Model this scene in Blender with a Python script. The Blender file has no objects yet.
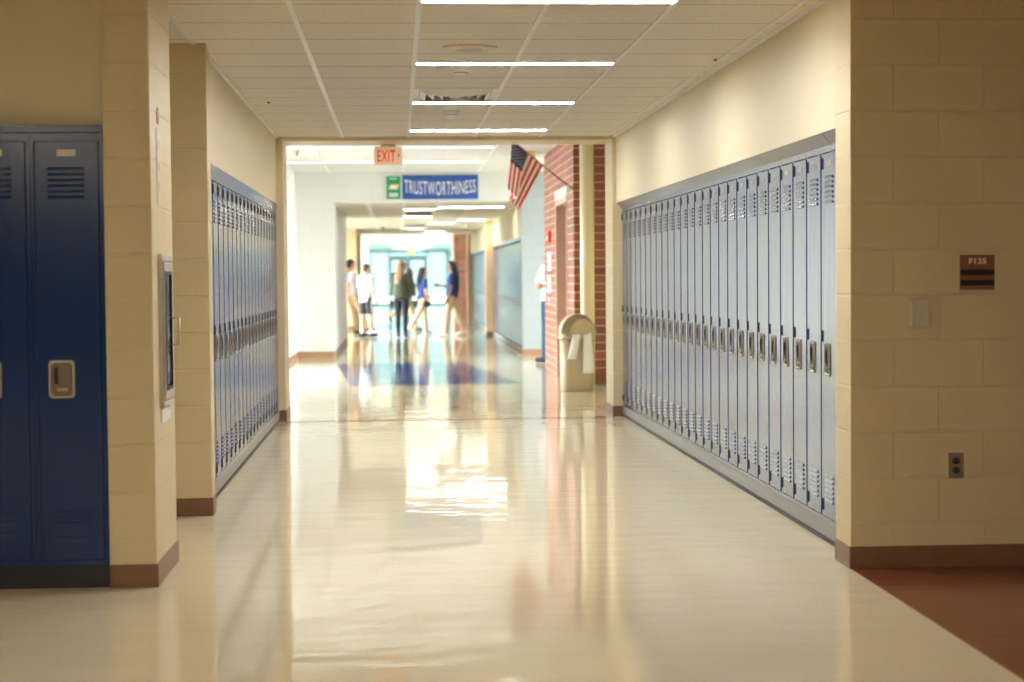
import bpy, bmesh, math, random
from mathutils import Vector, Matrix
random.seed(7)
SC = bpy.context.scene
COL = SC.collection
PI = math.pi

# ------------------------------------------------------------------ camera, world, exposure
CAM_H, CAM_F, CAM_PITCH, CAM_YAW, CAM_ROLL = 1.314, 1738.0, 0.0371, 0.0654, 0.0085
def setup_camera():
    a = CAM_YAW
    f0 = Vector((math.sin(a), math.cos(a), 0)); r0 = Vector((math.cos(a), -math.sin(a), 0)); up = Vector((0, 0, 1))
    F = f0*math.cos(CAM_PITCH) - up*math.sin(CAM_PITCH)
    u0 = f0*math.sin(CAM_PITCH) + up*math.cos(CAM_PITCH)
    c, s = math.cos(CAM_ROLL), math.sin(CAM_ROLL)
    R = c*r0 - s*u0; U = s*r0 + c*u0
    cam = bpy.data.cameras.new('camera'); o = bpy.data.objects.new('camera', cam); COL.objects.link(o)
    m = Matrix((R, U, -F)).transposed().to_4x4(); m.translation = Vector((0, 0, CAM_H))
    o.matrix_world = m
    cam.sensor_fit = 'HORIZONTAL'; cam.sensor_width = 36.0
    cam.lens = CAM_F*36.0/1024.0
    cam.clip_start = 0.05; cam.clip_end = 300
    cam.dof.use_dof = True; cam.dof.focus_distance = 10.5
    cam.dof.aperture_fstop = (cam.lens/1000.0)/0.028
    SC.camera = o
setup_camera()

w = bpy.data.worlds.new('sky'); SC.world = w; w.use_nodes = True
def setup_sky():
    # hazy sky, brightest on the low-sun side (-x), softer to the north (+y)
    nt = w.node_tree; bg = nt.nodes['Background']; 
    cm = nt.nodes.new('ShaderNodeMix'); cm.data_type = 'RGBA'; cm.inputs[6].default_value = (0.62, 0.94, 1.0, 1); cm.inputs[7].default_value = (0.97, 0.97, 1.0, 1)
    tc = nt.nodes.new('ShaderNodeTexCoord'); sp = nt.nodes.new('ShaderNodeSeparateXYZ'); nt.links.new(tc.outputs['Generated'], sp.inputs[0])
    mr = nt.nodes.new('ShaderNodeMapRange'); mr.interpolation_type = 'SMOOTHSTEP'
    mr.inputs[1].default_value = 0.97; mr.inputs[2].default_value = 0.35; mr.inputs[3].default_value = SKY_NORTH; mr.inputs[4].default_value = SKY_SIDE
    nt.links.new(sp.outputs[1], mr.inputs[0])
    mx = nt.nodes.new('ShaderNodeMapRange'); mx.interpolation_type = 'SMOOTHSTEP'
    mx.inputs[1].default_value = -0.3; mx.inputs[2].default_value = 0.3; mx.inputs[3].default_value = 1.0; mx.inputs[4].default_value = SKY_EAST
    ml = nt.nodes.new('ShaderNodeMath'); ml.operation = 'MULTIPLY'
    nt.links.new(sp.outputs[0], mx.inputs[0]); nt.links.new(mx.outputs[0], ml.inputs[0]); nt.links.new(mr.outputs[0], ml.inputs[1]); nt.links.new(ml.outputs[0], bg.inputs[1])
    m2 = nt.nodes.new('ShaderNodeMapRange'); m2.inputs[1].default_value = 0.97; m2.inputs[2].default_value = 0.35
    nt.links.new(sp.outputs[1], m2.inputs[0]); nt.links.new(m2.outputs[0], cm.inputs[0]); nt.links.new(cm.outputs[2], bg.inputs[0])
SKY_NORTH, SKY_SIDE, SKY_EAST = 2.8, 58.0, 0.55
setup_sky()
LAMP_NEAR, LAMP_LOBBY, LAMP_FAR, LAMP_CROSS = 98.0, 4.5, 60.0, 106.0

SC.view_settings.view_transform = 'Standard'; SC.view_settings.look = 'None'
SC.view_settings.gamma = 1.0; SC.view_settings.use_curve_mapping = False
SC.view_settings.exposure = 0.0
try:
    SC.cycles.max_bounces = 10; SC.cycles.diffuse_bounces = 5; SC.cycles.glossy_bounces = 5
    SC.cycles.transparent_max_bounces = 12; SC.cycles.sample_clamp_indirect = 8.0
    SC.cycles.use_denoising = True
    SC.cycles.caustics_reflective = True; SC.cycles.blur_glossy = 0.6; SC.cycles.caustics_refractive = False
except Exception:
    pass

def portal(name, loc, rot, sx, sy):
    l = bpy.data.lights.new(name, 'AREA'); l.shape = 'RECTANGLE'; l.size = sx; l.size_y = sy
    l.cycles.is_portal = True
    o = bpy.data.objects.new(name, l); o.location = loc; o.rotation_euler = rot; COL.objects.link(o)
# daylight comes in through modelled window openings, some of them added for light (portals only steer the sampling)
portal('window_portal', (-4.42, 23.2, 1.55), (0, -PI/2, 0), 2.7, 4.5)
portal('window_portal', (5.42, 26.95, 1.55), (0, PI/2, 0), 2.7, 3.6)
portal('window_portal', (0.48, 83.9, 1.25), (-PI/2, 0, 0), 3.0, 2.5)
portal('window_portal', (-1.38, 69.5, 1.35), (0, -PI/2, 0), 2.1, 5.0)
portal('window_portal', (-3.15, 40.15, 1.35), (0, -PI/2, 0), 2.1, 7.6)
portal('window_portal', (-4.92, 57.0, 1.5), (0, -PI/2, 0), 2.7, 12.0)

# ------------------------------------------------------------------ materials
def new_mat(name):
    m = bpy.data.materials.new(name); m.use_nodes = True
    nt = m.node_tree; b = nt.nodes['Principled BSDF']
    return m, nt, b
def N(nt, typ, **kw):
    n = nt.nodes.new(typ)
    for k, v in kw.items(): setattr(n, k, v)
    return n
def plain(name, col, rough=0.5, metal=0.0, spec=0.5, bump=0.0, scale=200, coat=0.0, var=0.0):
    m, nt, b = new_mat(name)
    b.inputs['Base Color'].default_value = (*col, 1); b.inputs['Roughness'].default_value = rough
    b.inputs['Metallic'].default_value = metal; b.inputs['Specular IOR Level'].default_value = spec
    b.inputs['Coat Weight'].default_value = coat
    tc = N(nt, 'ShaderNodeTexCoord'); no = N(nt, 'ShaderNodeTexNoise'); no.inputs['Scale'].default_value = scale
    nt.links.new(tc.outputs['Object'], no.inputs['Vector'])
    if bump:
        bp = N(nt, 'ShaderNodeBump'); bp.inputs['Strength'].default_value = bump; bp.inputs['Distance'].default_value = 0.002
        nt.links.new(no.outputs['Fac'], bp.inputs['Height']); nt.links.new(bp.outputs[0], b.inputs['Normal'])
    if var:
        mr = N(nt, 'ShaderNodeMapRange'); mr.inputs[3].default_value = 1-var; mr.inputs[4].default_value = 1+var
        hv = N(nt, 'ShaderNodeHueSaturation'); hv.inputs['Color'].default_value = (*col, 1)
        nt.links.new(no.outputs['Fac'], mr.inputs[0]); nt.links.new(mr.outputs[0], hv.inputs['Value'])
        nt.links.new(hv.outputs[0], b.inputs['Base Color'])
    return m
def emit(name, col, strength, base=0.8):
    m, nt, b = new_mat(name)
    b.inputs['Base Color'].default_value = (*(base if isinstance(base, tuple) else (base,)*3), 1)
    b.inputs['Emission Color'].default_value = (*col, 1); b.inputs['Emission Strength'].default_value = strength
    return m
def uz_coords(nt, off=(0, 0)):
    """u = x on faces looking along y, y on faces looking along x; v = z"""
    g = N(nt, 'ShaderNodeNewGeometry'); sp = N(nt, 'ShaderNodeSeparateXYZ'); sn = N(nt, 'ShaderNodeSeparateXYZ')
    nt.links.new(g.outputs['Position'], sp.inputs[0]); nt.links.new(g.outputs['True Normal'], sn.inputs[0])
    ab = N(nt, 'ShaderNodeMath', operation='ABSOLUTE'); nt.links.new(sn.outputs[0], ab.inputs[0])
    gt = N(nt, 'ShaderNodeMath', operation='GREATER_THAN'); gt.inputs[1].default_value = 0.5
    nt.links.new(ab.outputs[0], gt.inputs[0])
    mx = N(nt, 'ShaderNodeMix'); mx.data_type = 'FLOAT'
    nt.links.new(gt.outputs[0], mx.inputs[0]); nt.links.new(sp.outputs[0], mx.inputs[2]); nt.links.new(sp.outputs[1], mx.inputs[3])
    au = N(nt, 'ShaderNodeMath', operation='ADD'); au.inputs[1].default_value = off[0]; nt.links.new(mx.outputs[0], au.inputs[0])
    av = N(nt, 'ShaderNodeMath', operation='ADD'); av.inputs[1].default_value = off[1]; nt.links.new(sp.outputs[2], av.inputs[0])
    cb = N(nt, 'ShaderNodeCombineXYZ'); nt.links.new(au.outputs[0], cb.inputs[0]); nt.links.new(av.outputs[0], cb.inputs[1])
    return cb, g
def masonry(name, c1, c2, mortar, bw, rh, ms, rough, bump, off=(0, 0), spec=0.4, smooth=0.3):
    m, nt, b = new_mat(name)
    cb, g = uz_coords(nt, off)
    br = N(nt, 'ShaderNodeTexBrick'); br.offset = 0.5; br.squash = 1
    br.inputs['Color1'].default_value = (*c1, 1); br.inputs['Color2'].default_value = (*c2, 1); br.inputs['Mortar'].default_value = (*mortar, 1)
    br.inputs['Scale'].default_value = 1; br.inputs['Mortar Size'].default_value = ms; br.inputs['Mortar Smooth'].default_value = smooth
    br.inputs['Brick Width'].default_value = bw; br.inputs['Row Height'].default_value = rh
    nt.links.new(cb.outputs[0], br.inputs['Vector'])
    no = N(nt, 'ShaderNodeTexNoise'); no.inputs['Scale'].default_value = 60; no.inputs['Detail'].default_value = 4
    nt.links.new(g.outputs['Position'], no.inputs['Vector'])
    mx = N(nt, 'ShaderNodeMix'); mx.data_type = 'RGBA'; mx.blend_type = 'MULTIPLY'; mx.inputs[0].default_value = 0.12
    nt.links.new(br.outputs['Color'], mx.inputs[6]); nt.links.new(no.outputs['Color'], mx.inputs[7])
    nt.links.new(mx.outputs[2], b.inputs['Base Color'])
    h = N(nt, 'ShaderNodeMath', operation='MULTIPLY_ADD'); h.inputs[1].default_value = -1.0
    nm = N(nt, 'ShaderNodeMath', operation='MULTIPLY'); nm.inputs[1].default_value = 0.12
    nt.links.new(no.outputs['Fac'], nm.inputs[0]); nt.links.new(br.outputs['Fac'], h.inputs[0]); nt.links.new(nm.outputs[0], h.inputs[2])
    bp = N(nt, 'ShaderNodeBump'); bp.inputs['Strength'].default_value = bump; bp.inputs['Distance'].default_value = 0.014
    nt.links.new(h.outputs[0], bp.inputs['Height']); nt.links.new(bp.outputs[0], b.inputs['Normal'])
    b.inputs['Roughness'].default_value = rough; b.inputs['Specular IOR Level'].default_value = spec
    return m
CREAM = (0.71, 0.59, 0.36)
M = {}
M['block'] = masonry('painted_block', CREAM, (0.69, 0.575, 0.35), (0.72, 0.61, 0.39), 0.4064, 0.2032, 0.006, 0.38, 0.8, off=(-2.198+0.2032, 0))
M['block_left'] = masonry('painted_block_left', CREAM, (0.69, 0.575, 0.35), (0.72, 0.61, 0.39), 0.4064, 0.2032, 0.006, 0.38, 0.8, off=(1.04, 0))
M['block_white'] = masonry('white_block', (0.86, 0.85, 0.82), (0.85, 0.84, 0.81), (0.82, 0.81, 0.78), 0.4064, 0.2032, 0.006, 0.4, 0.6)
M['block_grey'] = masonry('grey_block', (0.47, 0.52, 0.54), (0.46, 0.51, 0.53), (0.42, 0.47, 0.49), 0.4064, 0.2032, 0.006, 0.4, 0.6)
M['brick'] = masonry('red_brick', (0.33, 0.105, 0.06), (0.21, 0.065, 0.042), (0.50, 0.42, 0.34), 0.4064, 0.1016, 0.007, 0.6, 0.8, off=(-2.32, 0), smooth=0.1)
M['drywall'] = plain('cream_drywall', (0.68, 0.595, 0.405), 0.45, bump=0.1, scale=60)
M['cream'] = plain('cream_paint', (0.70, 0.59, 0.38), 0.4)
M['peach'] = plain('peach_paint', (0.72, 0.52, 0.31), 0.45)
M['cyan_tint'] = plain('cyan_daylight_tint', (0.50, 0.76, 0.76), 0.5)  # cyan daylight tint of the last corridor, put into its surface colour
M['lintel'] = plain('limestone', (0.50, 0.46, 0.42), 0.6)
M['white'] = plain('white_paint', (0.87, 0.86, 0.83), 0.5)
M['cove'] = plain('brown_vinyl', (0.19, 0.095, 0.05), 0.35, bump=0.1, scale=20, var=0.15)
M['cove_tan'] = plain('tan_vinyl', (0.40, 0.24, 0.14), 0.4)
M['tbar'] = plain('white_enamel', (0.90, 0.89, 0.86), 0.35)
M['steel'] = plain('brushed_steel', (0.62, 0.60, 0.56), 0.28, metal=1.0)
M['steel_dull'] = plain('dull_steel', (0.42, 0.37, 0.30), 0.42, metal=1.0)
M['plate'] = plain('nickel_plate', (0.40, 0.36, 0.28), 0.36, metal=1.0)
M['pan'] = plain('dark_pan_metal', (0.17, 0.14, 0.10), 0.5, metal=0.6)
M['black'] = plain('black_rubber', (0.012, 0.012, 0.014), 0.45)
M['slot'] = plain('navy_part_and_gap_shade', (0.004, 0.008, 0.03), 0.7)  # dark navy of latch parts and bumpers, also painted as door-gap shade
M['beige_plastic'] = plain('beige_plastic', (0.58, 0.54, 0.43), 0.35)
M['bin'] = plain('beige_bin_plastic', (0.47, 0.38, 0.25), 0.45)
M['paper'] = plain('white_paper', (0.86, 0.86, 0.84), 0.7)
M['sign_brown'] = plain('brown_sign_face', (0.23, 0.10, 0.045), 0.45)
M['sign_black'] = plain('black_sign_band', (0.012, 0.010, 0.010), 0.4)
M['letter'] = plain('ivory_lettering', (0.80, 0.76, 0.66), 0.5)

M['exit_face'] = emit('exit_lit_face', (1.0, 0.70, 0.42), 0.30, (0.6, 0.45, 0.28))
M['exit_red'] = emit('exit_lit_letters', (1.0, 0.06, 0.02), 0.45, (0.5, 0.02, 0.01))
M['red'] = plain('red_paint', (0.75, 0.03, 0.02), 0.4)
M['banner_blue'] = plain('blue_banner_vinyl', (0.018, 0.075, 0.33), 0.5)
M['green'] = plain('green_print', (0.01, 0.27, 0.13), 0.5)
M['yellow'] = plain('yellow_print', (0.75, 0.6, 0.12), 0.5)
M['pipe'] = plain('cream_pipe_paint', (0.72, 0.62, 0.40), 0.35)
M['frame_tan'] = plain('tan_door_frame', (0.42, 0.27, 0.20), 0.4)
M['door_brown'] = plain('brown_door_leaf', (0.30, 0.17, 0.12), 0.4)
M['alu'] = plain('grey_green_aluminium', (0.22, 0.32, 0.30), 0.45)
M['concrete'] = plain('outside_asphalt', (0.05, 0.055, 0.055), 0.8)
M['toe'] = plain('grey_toe_metal', (0.30, 0.30, 0.31), 0.4, metal=0.2)

def lamp_mats():
    M['lamp_near'] = emit('lamp_diffuser_near', (1.0, 0.96, 0.90), LAMP_NEAR)
    M['lamp_lobby'] = emit('lamp_diffuser_lobby', (1.0, 0.97, 0.92), LAMP_LOBBY)
    M['lamp_cross'] = emit('added_lamp_diffuser_cross', (1.0, 0.93, 0.78), LAMP_CROSS)
    M['lamp_far'] = emit('lamp_diffuser_far', (1.0, 0.95, 0.86), LAMP_FAR)
lamp_mats()

def locker_paint():
    m, nt, b = new_mat('navy_locker_enamel')
    b.inputs['Base Color'].default_value = (0.0015, 0.024, 0.125, 1); b.inputs['Roughness'].default_value = 0.19
    b.inputs['Specular IOR Level'].default_value = 0.5
    b.inputs['Coat Weight'].default_value = 0.32; b.inputs['Coat Roughness'].default_value = 0.14
    tc = N(nt, 'ShaderNodeTexCoord'); mp = N(nt, 'ShaderNodeMapping'); mp.inputs['Scale'].default_value = (14, 14, 1.5)
    oi = N(nt, 'ShaderNodeObjectInfo'); ad = N(nt, 'ShaderNodeVectorMath', operation='ADD')
    nt.links.new(tc.outputs['Object'], mp.inputs[0]); nt.links.new(mp.outputs[0], ad.inputs[0]); nt.links.new(oi.outputs['Random'], ad.inputs[1])
    no = N(nt, 'ShaderNodeTexNoise'); no.inputs['Scale'].default_value = 1.0; no.inputs['Detail'].default_value = 2
    nt.links.new(ad.outputs[0], no.inputs['Vector'])
    bp = N(nt, 'ShaderNodeBump'); bp.inputs['Strength'].default_value = 0.35; bp.inputs['Distance'].default_value = 0.004
    nt.links.new(no.outputs['Fac'], bp.inputs['Height']); nt.links.new(bp.outputs[0], b.inputs['Normal']); nt.links.new(bp.outputs[0], b.inputs['Coat Normal'])
    return m
M['locker'] = locker_paint()

def floor_mat(name, col, col2, rough=0.045):
    m, nt, b = new_mat(name)
    g = N(nt, 'ShaderNodeNewGeometry')
    no = N(nt, 'ShaderNodeTexNoise'); no.inputs['Scale'].default_value = 90; no.inputs['Detail'].default_value = 5
    nt.links.new(g.outputs['Position'], no.inputs['Vector'])
    cr = N(nt, 'ShaderNodeValToRGB'); cr.color_ramp.elements[0].position = 0.35; cr.color_ramp.elements[1].position = 0.65
    cr.color_ramp.elements[0].color = (*col2, 1); cr.color_ramp.elements[1].color = (*col, 1)
    nt.links.new(no.outputs['Fac'], cr.inputs[0]); nt.links.new(cr.outputs[0], b.inputs['Base Color'])
    # slow waviness of the wax coat, longer across the corridor
    mp = N(nt, 'ShaderNodeMapping'); mp.inputs['Scale'].default_value = (1.3, 3.2, 1)
    nt.links.new(g.outputs['Position'], mp.inputs[0])
    n2 = N(nt, 'ShaderNodeTexNoise'); n2.inputs['Scale'].default_value = 1.6; n2.inputs['Detail'].default_value = 2; n2.inputs['Roughness'].default_value = 0.5
    nt.links.new(mp.outputs[0], n2.inputs['Vector'])
    bp = N(nt, 'ShaderNodeBump'); bp.inputs['Strength'].default_value = 0.22; bp.inputs['Distance'].default_value = 0.012
    nt.links.new(n2.outputs['Fac'], bp.inputs['Height']); nt.links.new(bp.outputs[0], b.inputs['Normal'])
    b.inputs['Roughness'].default_value = rough; b.inputs['Specular IOR Level'].default_value = 0.55
    return m
M['floor'] = floor_mat('waxed_terrazzo', (0.75, 0.665, 0.49), (0.68, 0.595, 0.43))
M['floor_red'] = floor_mat('waxed_red_brown_tile', (0.20, 0.055, 0.025), (0.15, 0.04, 0.02), 0.16)
M['floor_blue'] = floor_mat('waxed_blue_tile', (0.05, 0.09, 0.22), (0.04, 0.07, 0.18))
M['floor_strip'] = floor_mat('red_floor_strip', (0.35, 0.12, 0.06), (0.28, 0.09, 0.05))

def ceiling_mat(name, col, y0, pitch=0.6096):
    m, nt, b = new_mat(name)
    g = N(nt, 'ShaderNodeNewGeometry'); sp = N(nt, 'ShaderNodeSeparateXYZ'); nt.links.new(g.outputs['Position'], sp.inputs[0])
    a = N(nt, 'ShaderNodeMath', operation='SUBTRACT'); a.inputs[1].default_value = y0 - 0.004; nt.links.new(sp.outputs[1], a.inputs[0])
    p = N(nt, 'ShaderNodeMath', operation='FLOORED_MODULO'); p.inputs[1].default_value = pitch; nt.links.new(a.outputs[0], p.inputs[0])
    l = N(nt, 'ShaderNodeMath', operation='LESS_THAN'); l.inputs[1].default_value = 0.010; nt.links.new(p.outputs[0], l.inputs[0])
    no = N(nt, 'ShaderNodeTexNoise'); no.inputs['Scale'].default_value = 70; no.inputs['Detail'].default_value = 6
    nt.links.new(g.outputs['Position'], no.inputs['Vector'])
    cr = N(nt, 'ShaderNodeValToRGB'); cr.color_ramp.elements[0].position = 0.3; cr.color_ramp.elements[1].position = 0.6
    cr.color_ramp.elements[0].color = (col[0]*.88, col[1]*.88, col[2]*.88, 1); cr.color_ramp.elements[1].color = (*col, 1)
    nt.links.new(no.outputs['Fac'], cr.inputs[0])
    mx = N(nt, 'ShaderNodeMix'); mx.data_type = 'RGBA'; nt.links.new(l.outputs[0], mx.inputs[0]); nt.links.new(cr.outputs[0], mx.inputs[6])
    mx.inputs[7].default_value = (0.16, 0.12, 0.08, 1)
    nt.links.new(mx.outputs[2], b.inputs['Base Color']); b.inputs['Roughness'].default_value = 0.9
    return m
TY0 = 8.32
M['tile'] = ceiling_mat('ceiling_tile', (0.87, 0.82, 0.715), TY0)
M['tile_white'] = ceiling_mat('ceiling_tile_white', (0.80, 0.79, 0.76), TY0)

def glass_mat(name, tint):
    m, nt, b = new_mat(name)
    out = nt.nodes['Material Output']; tr = N(nt, 'ShaderNodeBsdfTransparent'); gl = N(nt, 'ShaderNodeBsdfGlossy')
    tr.inputs[0].default_value = (*tint, 1); gl.inputs['Roughness'].default_value = 0.02
    fr = N(nt, 'ShaderNodeFresnel'); mx = N(nt, 'ShaderNodeMixShader')
    nt.links.new(fr.outputs[0], mx.inputs[0]); nt.links.new(tr.outputs[0], mx.inputs[1]); nt.links.new(gl.outputs[0], mx.inputs[2])
    nt.links.new(mx.outputs[0], out.inputs[0]); return m
M['glass'] = glass_mat('window_glass', (0.92, 0.98, 0.97))
M['glass_tinted'] = glass_mat('tinted_door_glass', (0.85, 0.88, 0.87))

# ------------------------------------------------------------------ mesh helpers
class MB:
    def __init__(s): s.v = []; s.f = []; s.mi = []; s.sm = []
    def add(s, vs, fs, mi=0, smooth=False):
        b = len(s.v); s.v += [tuple(p) for p in vs]
        for f in fs: s.f.append(tuple(b+i for i in f)); s.mi.append(mi); s.sm.append(smooth)
        return s
    def box(s, x0, x1, y0, y1, z0, z1, mi=0):
        vs = [(x, y, z) for z in (z0, z1) for y in (y0, y1) for x in (x0, x1)]
        return s.add(vs, [(0, 2, 3, 1), (4, 5, 7, 6), (0, 1, 5, 4), (2, 6, 7, 3), (0, 4, 6, 2), (1, 3, 7, 5)], mi)
    def prism(s, poly, axis, a0, a1, mi=0, smooth=False):
        """poly: 2D points; axis: 'x','y','z' extrusion"""
        def P(u, v, a): return {'x': (a, u, v), 'y': (u, a, v), 'z': (u, v, a)}[axis]
        n = len(poly); vs = [P(u, v, a0) for u, v in poly] + [P(u, v, a1) for u, v in poly]
        fs = [tuple(range(n))[::-1], tuple(range(n, 2*n))]
        s.add(vs, fs, mi)
        b = len(s.v) - 2*n
        for i in range(n):
            j = (i+1) % n; s.f.append((b+i, b+j, b+n+j, b+n+i)); s.mi.append(mi); s.sm.append(smooth)
        return s
    def lathe(s, prof, seg=24, cx=0, cy=0, sx=1, sy=1, mi=0, smooth=True, cap=True):
        vs = [(cx+r*sx*math.cos(2*PI*k/seg), cy+r*sy*math.sin(2*PI*k/seg), z) for r, z in prof for k in range(seg)]
        fs = []
        for i in range(len(prof)-1):
            for k in range(seg):
                k2 = (k+1) % seg; fs.append((i*seg+k, i*seg+k2, (i+1)*seg+k2, (i+1)*seg+k))
        s.add(vs, fs, mi, smooth)
        if cap:
            b = len(s.v) - len(vs)
            s.f.append(tuple(b+k for k in range(seg))[::-1]); s.mi.append(mi); s.sm.append(False)
            s.f.append(tuple(b+(len(prof)-1)*seg+k for k in range(seg))); s.mi.append(mi); s.sm.append(False)
        return s
    def tube(s, pts, rad, seg=10, mi=0, ry=None):
        """tube through pts; rad number or list; optional second radius list (elliptic, kept along global frame)"""
        pts = [Vector(p) for p in pts]; n = len(pts)
        R = rad if isinstance(rad, (list, tuple)) else [rad]*n
        R2 = ry if ry else R
        vs = []
        for i, p in enumerate(pts):
            d = (pts[min(i+1, n-1)] - pts[max(i-1, 0)]).normalized()
            ref = Vector((1, 0, 0)) if abs(d.x) < 0.8 else Vector((0, 1, 0))
            e2 = d.cross(ref).normalized(); e1 = e2.cross(d).normalized()
            for k in range(seg):
                a = 2*PI*k/seg; vs.append(p + e1*math.cos(a)*R[i] + e2*math.sin(a)*R2[i])
        fs = [(i*seg+k, i*seg+(k+1) % seg, (i+1)*seg+(k+1) % seg, (i+1)*seg+k) for i in range(n-1) for k in range(seg)]
        s.add(vs, fs, mi, True); b = len(s.v) - len(vs)
        s.f.append(tuple(b+k for k in range(seg))[::-1]); s.mi.append(mi); s.sm.append(False)
        s.f.append(tuple(b+(n-1)*seg+k for k in range(seg))); s.mi.append(mi); s.sm.append(False)
        return s
    def ball(s, c, r, seg=14, rings=9, mi=0, rot=None):
        c = Vector(c); r = Vector(r) if isinstance(r, (tuple, list)) else Vector((r, r, r))
        vs = []
        for i in range(1, rings):
            t = PI*i/rings
            for k in range(seg):
                a = 2*PI*k/seg; vs.append(Vector((r.x*math.sin(t)*math.cos(a), r.y*math.sin(t)*math.sin(a), r.z*math.cos(t))))
        vs += [Vector((0, 0, r.z)), Vector((0, 0, -r.z))]
        if rot is not None: vs = [rot @ p for p in vs]
        vs = [p + c for p in vs]; fs = []
        for i in range(rings-2):
            for k in range(seg):
                k2 = (k+1) % seg; fs.append((i*seg+k, (i+1)*seg+k, (i+1)*seg+k2, i*seg+k2))
        T = (rings-1)*seg; Bm = T+1
        for k in range(seg):
            k2 = (k+1) % seg; fs.append((T, k, k2)); fs.append((Bm, (rings-2)*seg+k2, (rings-2)*seg+k))
        return s.add(vs, fs, mi, True)
    def mesh(s, name, mats):
        me = bpy.data.meshes.new(name); me.from_pydata(s.v, [], s.f)
        for m in (mats if isinstance(mats, (list, tuple)) else [mats]): me.materials.append(m)
        me.polygons.foreach_set('material_index', s.mi); me.polygons.foreach_set('use_smooth', s.sm)
        bm = bmesh.new(); bm.from_mesh(me); bmesh.ops.recalc_face_normals(bm, faces=bm.faces); bm.to_mesh(me); bm.free()
        me.update(); return me
    def build(s, name, mats, parent=None, loc=None, bevel=0.0):
        o = bpy.data.objects.new(name, s.mesh(name, mats)); COL.objects.link(o)
        if parent: o.parent = parent
        if loc: o.location = loc
        if bevel:
            b = o.modifiers.new('bevel', 'BEVEL'); b.width = bevel; b.segments = 2; b.limit_method = 'ANGLE'
        return o
def tag(o, label=None, cat=None, group=None, kind=None):
    if label: o['label'] = label
    if cat: o['category'] = cat
    if group: o['group'] = group
    if kind: o['kind'] = kind
    return o
def empty(name, loc=(0, 0, 0), rz=0.0, label=None, cat=None, group=None):
    o = bpy.data.objects.new(name, None); o.empty_display_size = 0.1; COL.objects.link(o)
    o.location = loc; o.rotation_euler = (0, 0, rz); tag(o, label, cat, group); return o
def struct(name, boxes, mat, parent=None):
    m = MB()
    for b in boxes: m.box(*b)
    o = m.build(name, mat, parent)
    if not parent: tag(o, kind='structure')
    return o
def copy_tree(o, parent=None):
    c = o.copy(); COL.objects.link(c); c.parent = parent
    for ch in list(o.children): copy_tree(ch, c)
    return c
def text_mesh(body, size, offset=0.0, extrude=0.002, warp=None, spacing=1.12):
    cu = bpy.data.curves.new('lettering', 'FONT'); cu.body = body; cu.size = size; cu.align_x = 'CENTER'; cu.align_y = 'CENTER'
    cu.offset = offset; cu.space_character = spacing; cu.extrude = extrude
    t = bpy.data.objects.new('lettering', cu); COL.objects.link(t)
    dg = bpy.context.evaluated_depsgraph_get(); dg.update()
    me = bpy.data.meshes.new_from_object(t.evaluated_get(dg)); bpy.data.objects.remove(t); bpy.data.curves.remove(cu)
    if warp:
        for v in me.vertices: v.co = Vector(warp(v.co.x, v.co.y, v.co.z))
    return me
def text_part(body, size, mat, parent, loc, rot=(PI/2, 0, 0), offset=0.0, warp=None, width=None, height=None, name='lettering'):
    me = text_mesh(body, size, offset, warp=None)
    xs = [v.co.x for v in me.vertices]; ys = [v.co.y for v in me.vertices]
    cx, cy = (min(xs)+max(xs))/2, (min(ys)+max(ys))/2
    kx = width/(max(xs)-min(xs)) if width else 1; ky = height/(max(ys)-min(ys)) if height else 1
    for v in me.vertices:
        x, y = (v.co.x-cx)*kx, (v.co.y-cy)*ky
        if warp: x, y = warp(x, y)
        v.co.x, v.co.y = x, y
    me.materials.clear(); me.materials.append(mat)
    o = bpy.data.objects.new(name, me); COL.objects.link(o); o.parent = parent; o.location = loc; o.rotation_euler = rot
    return o
ONES = 'zeroth first second third fourth fifth sixth seventh eighth ninth tenth eleventh twelfth thirteenth fourteenth fifteenth sixteenth seventeenth eighteenth nineteenth twentieth'.split()
def ordinal(n):
    if n <= 20: return ONES[n]
    if n == 30: return 'thirtieth'
    return ('twenty-' if n < 30 else 'thirty-') + ONES[n % 10]

# ------------------------------------------------------------------ structure
XL, XR = -1.04, 2.0
ZC = 2.61      # corridor ceiling
ZLB = 3.05     # lobby ceiling
Y0, Y1 = 7.47, 16.1
# floors
struct('floor', [(-9, 10, -8, 86, -0.12, 0.0)], M['floor'])
struct('floor_outside', [(-40, 40, 86.0, 130, -0.2, -0.06), (-40, -9.0, -30, 86, -0.2, -0.06), (10.0, 40, -30, 86, -0.2, -0.06), (-9, 10, -40, -8, -0.2, -0.06)], M['concrete'])
struct('floor_red', [(2.0, 8.0, -7.9, 7.58, 0.0, 0.0015)], M['floor_red'])
struct('floor_strip', [(XL, XR, 15.95, 16.09, 0.0, 0.0015)], M['floor_strip'])
MB().prism([(-0.94, 26.6), (-0.59, 21.11), (1.50, 21.30), (0.99, 26.8)], 'z', 0.0, 0.0015).build('floor_blue', M['floor_blue'])['kind'] = 'structure'
struct('floor_seam', [(-1.05, 2.07, 28.86, 28.9, 0.0, 0.0015)], M['cove_tan'])

# near ceiling with its T-bars
ceil = struct('ceiling', [(-9, 10, -8, 16.1, ZC, ZC+0.1)], M['tile'])
def tbars(parent, xs, y0, y1, z, wd=0.026):
    for x in xs:
        MB().box(x-wd/2, x+wd/2, y0, y1, z-0.006, z).build('grid_bar', M['tbar'], parent)
tbars(ceil, [-1.095-0.61, -1.105, -0.495, 0.115, 0.724, 1.334], 7.5, 16.1, ZC)
tbars(ceil, [1.944], 7.5, 16.1, ZC, 0.018)
MB().box(2.008, 2.035, 7.85, 16.1, ZC-0.012, ZC).box(-1.10, -1.075, 9.85, 16.1, ZC-0.012, ZC).build('wall_angle', M['tbar'], ceil)

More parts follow.
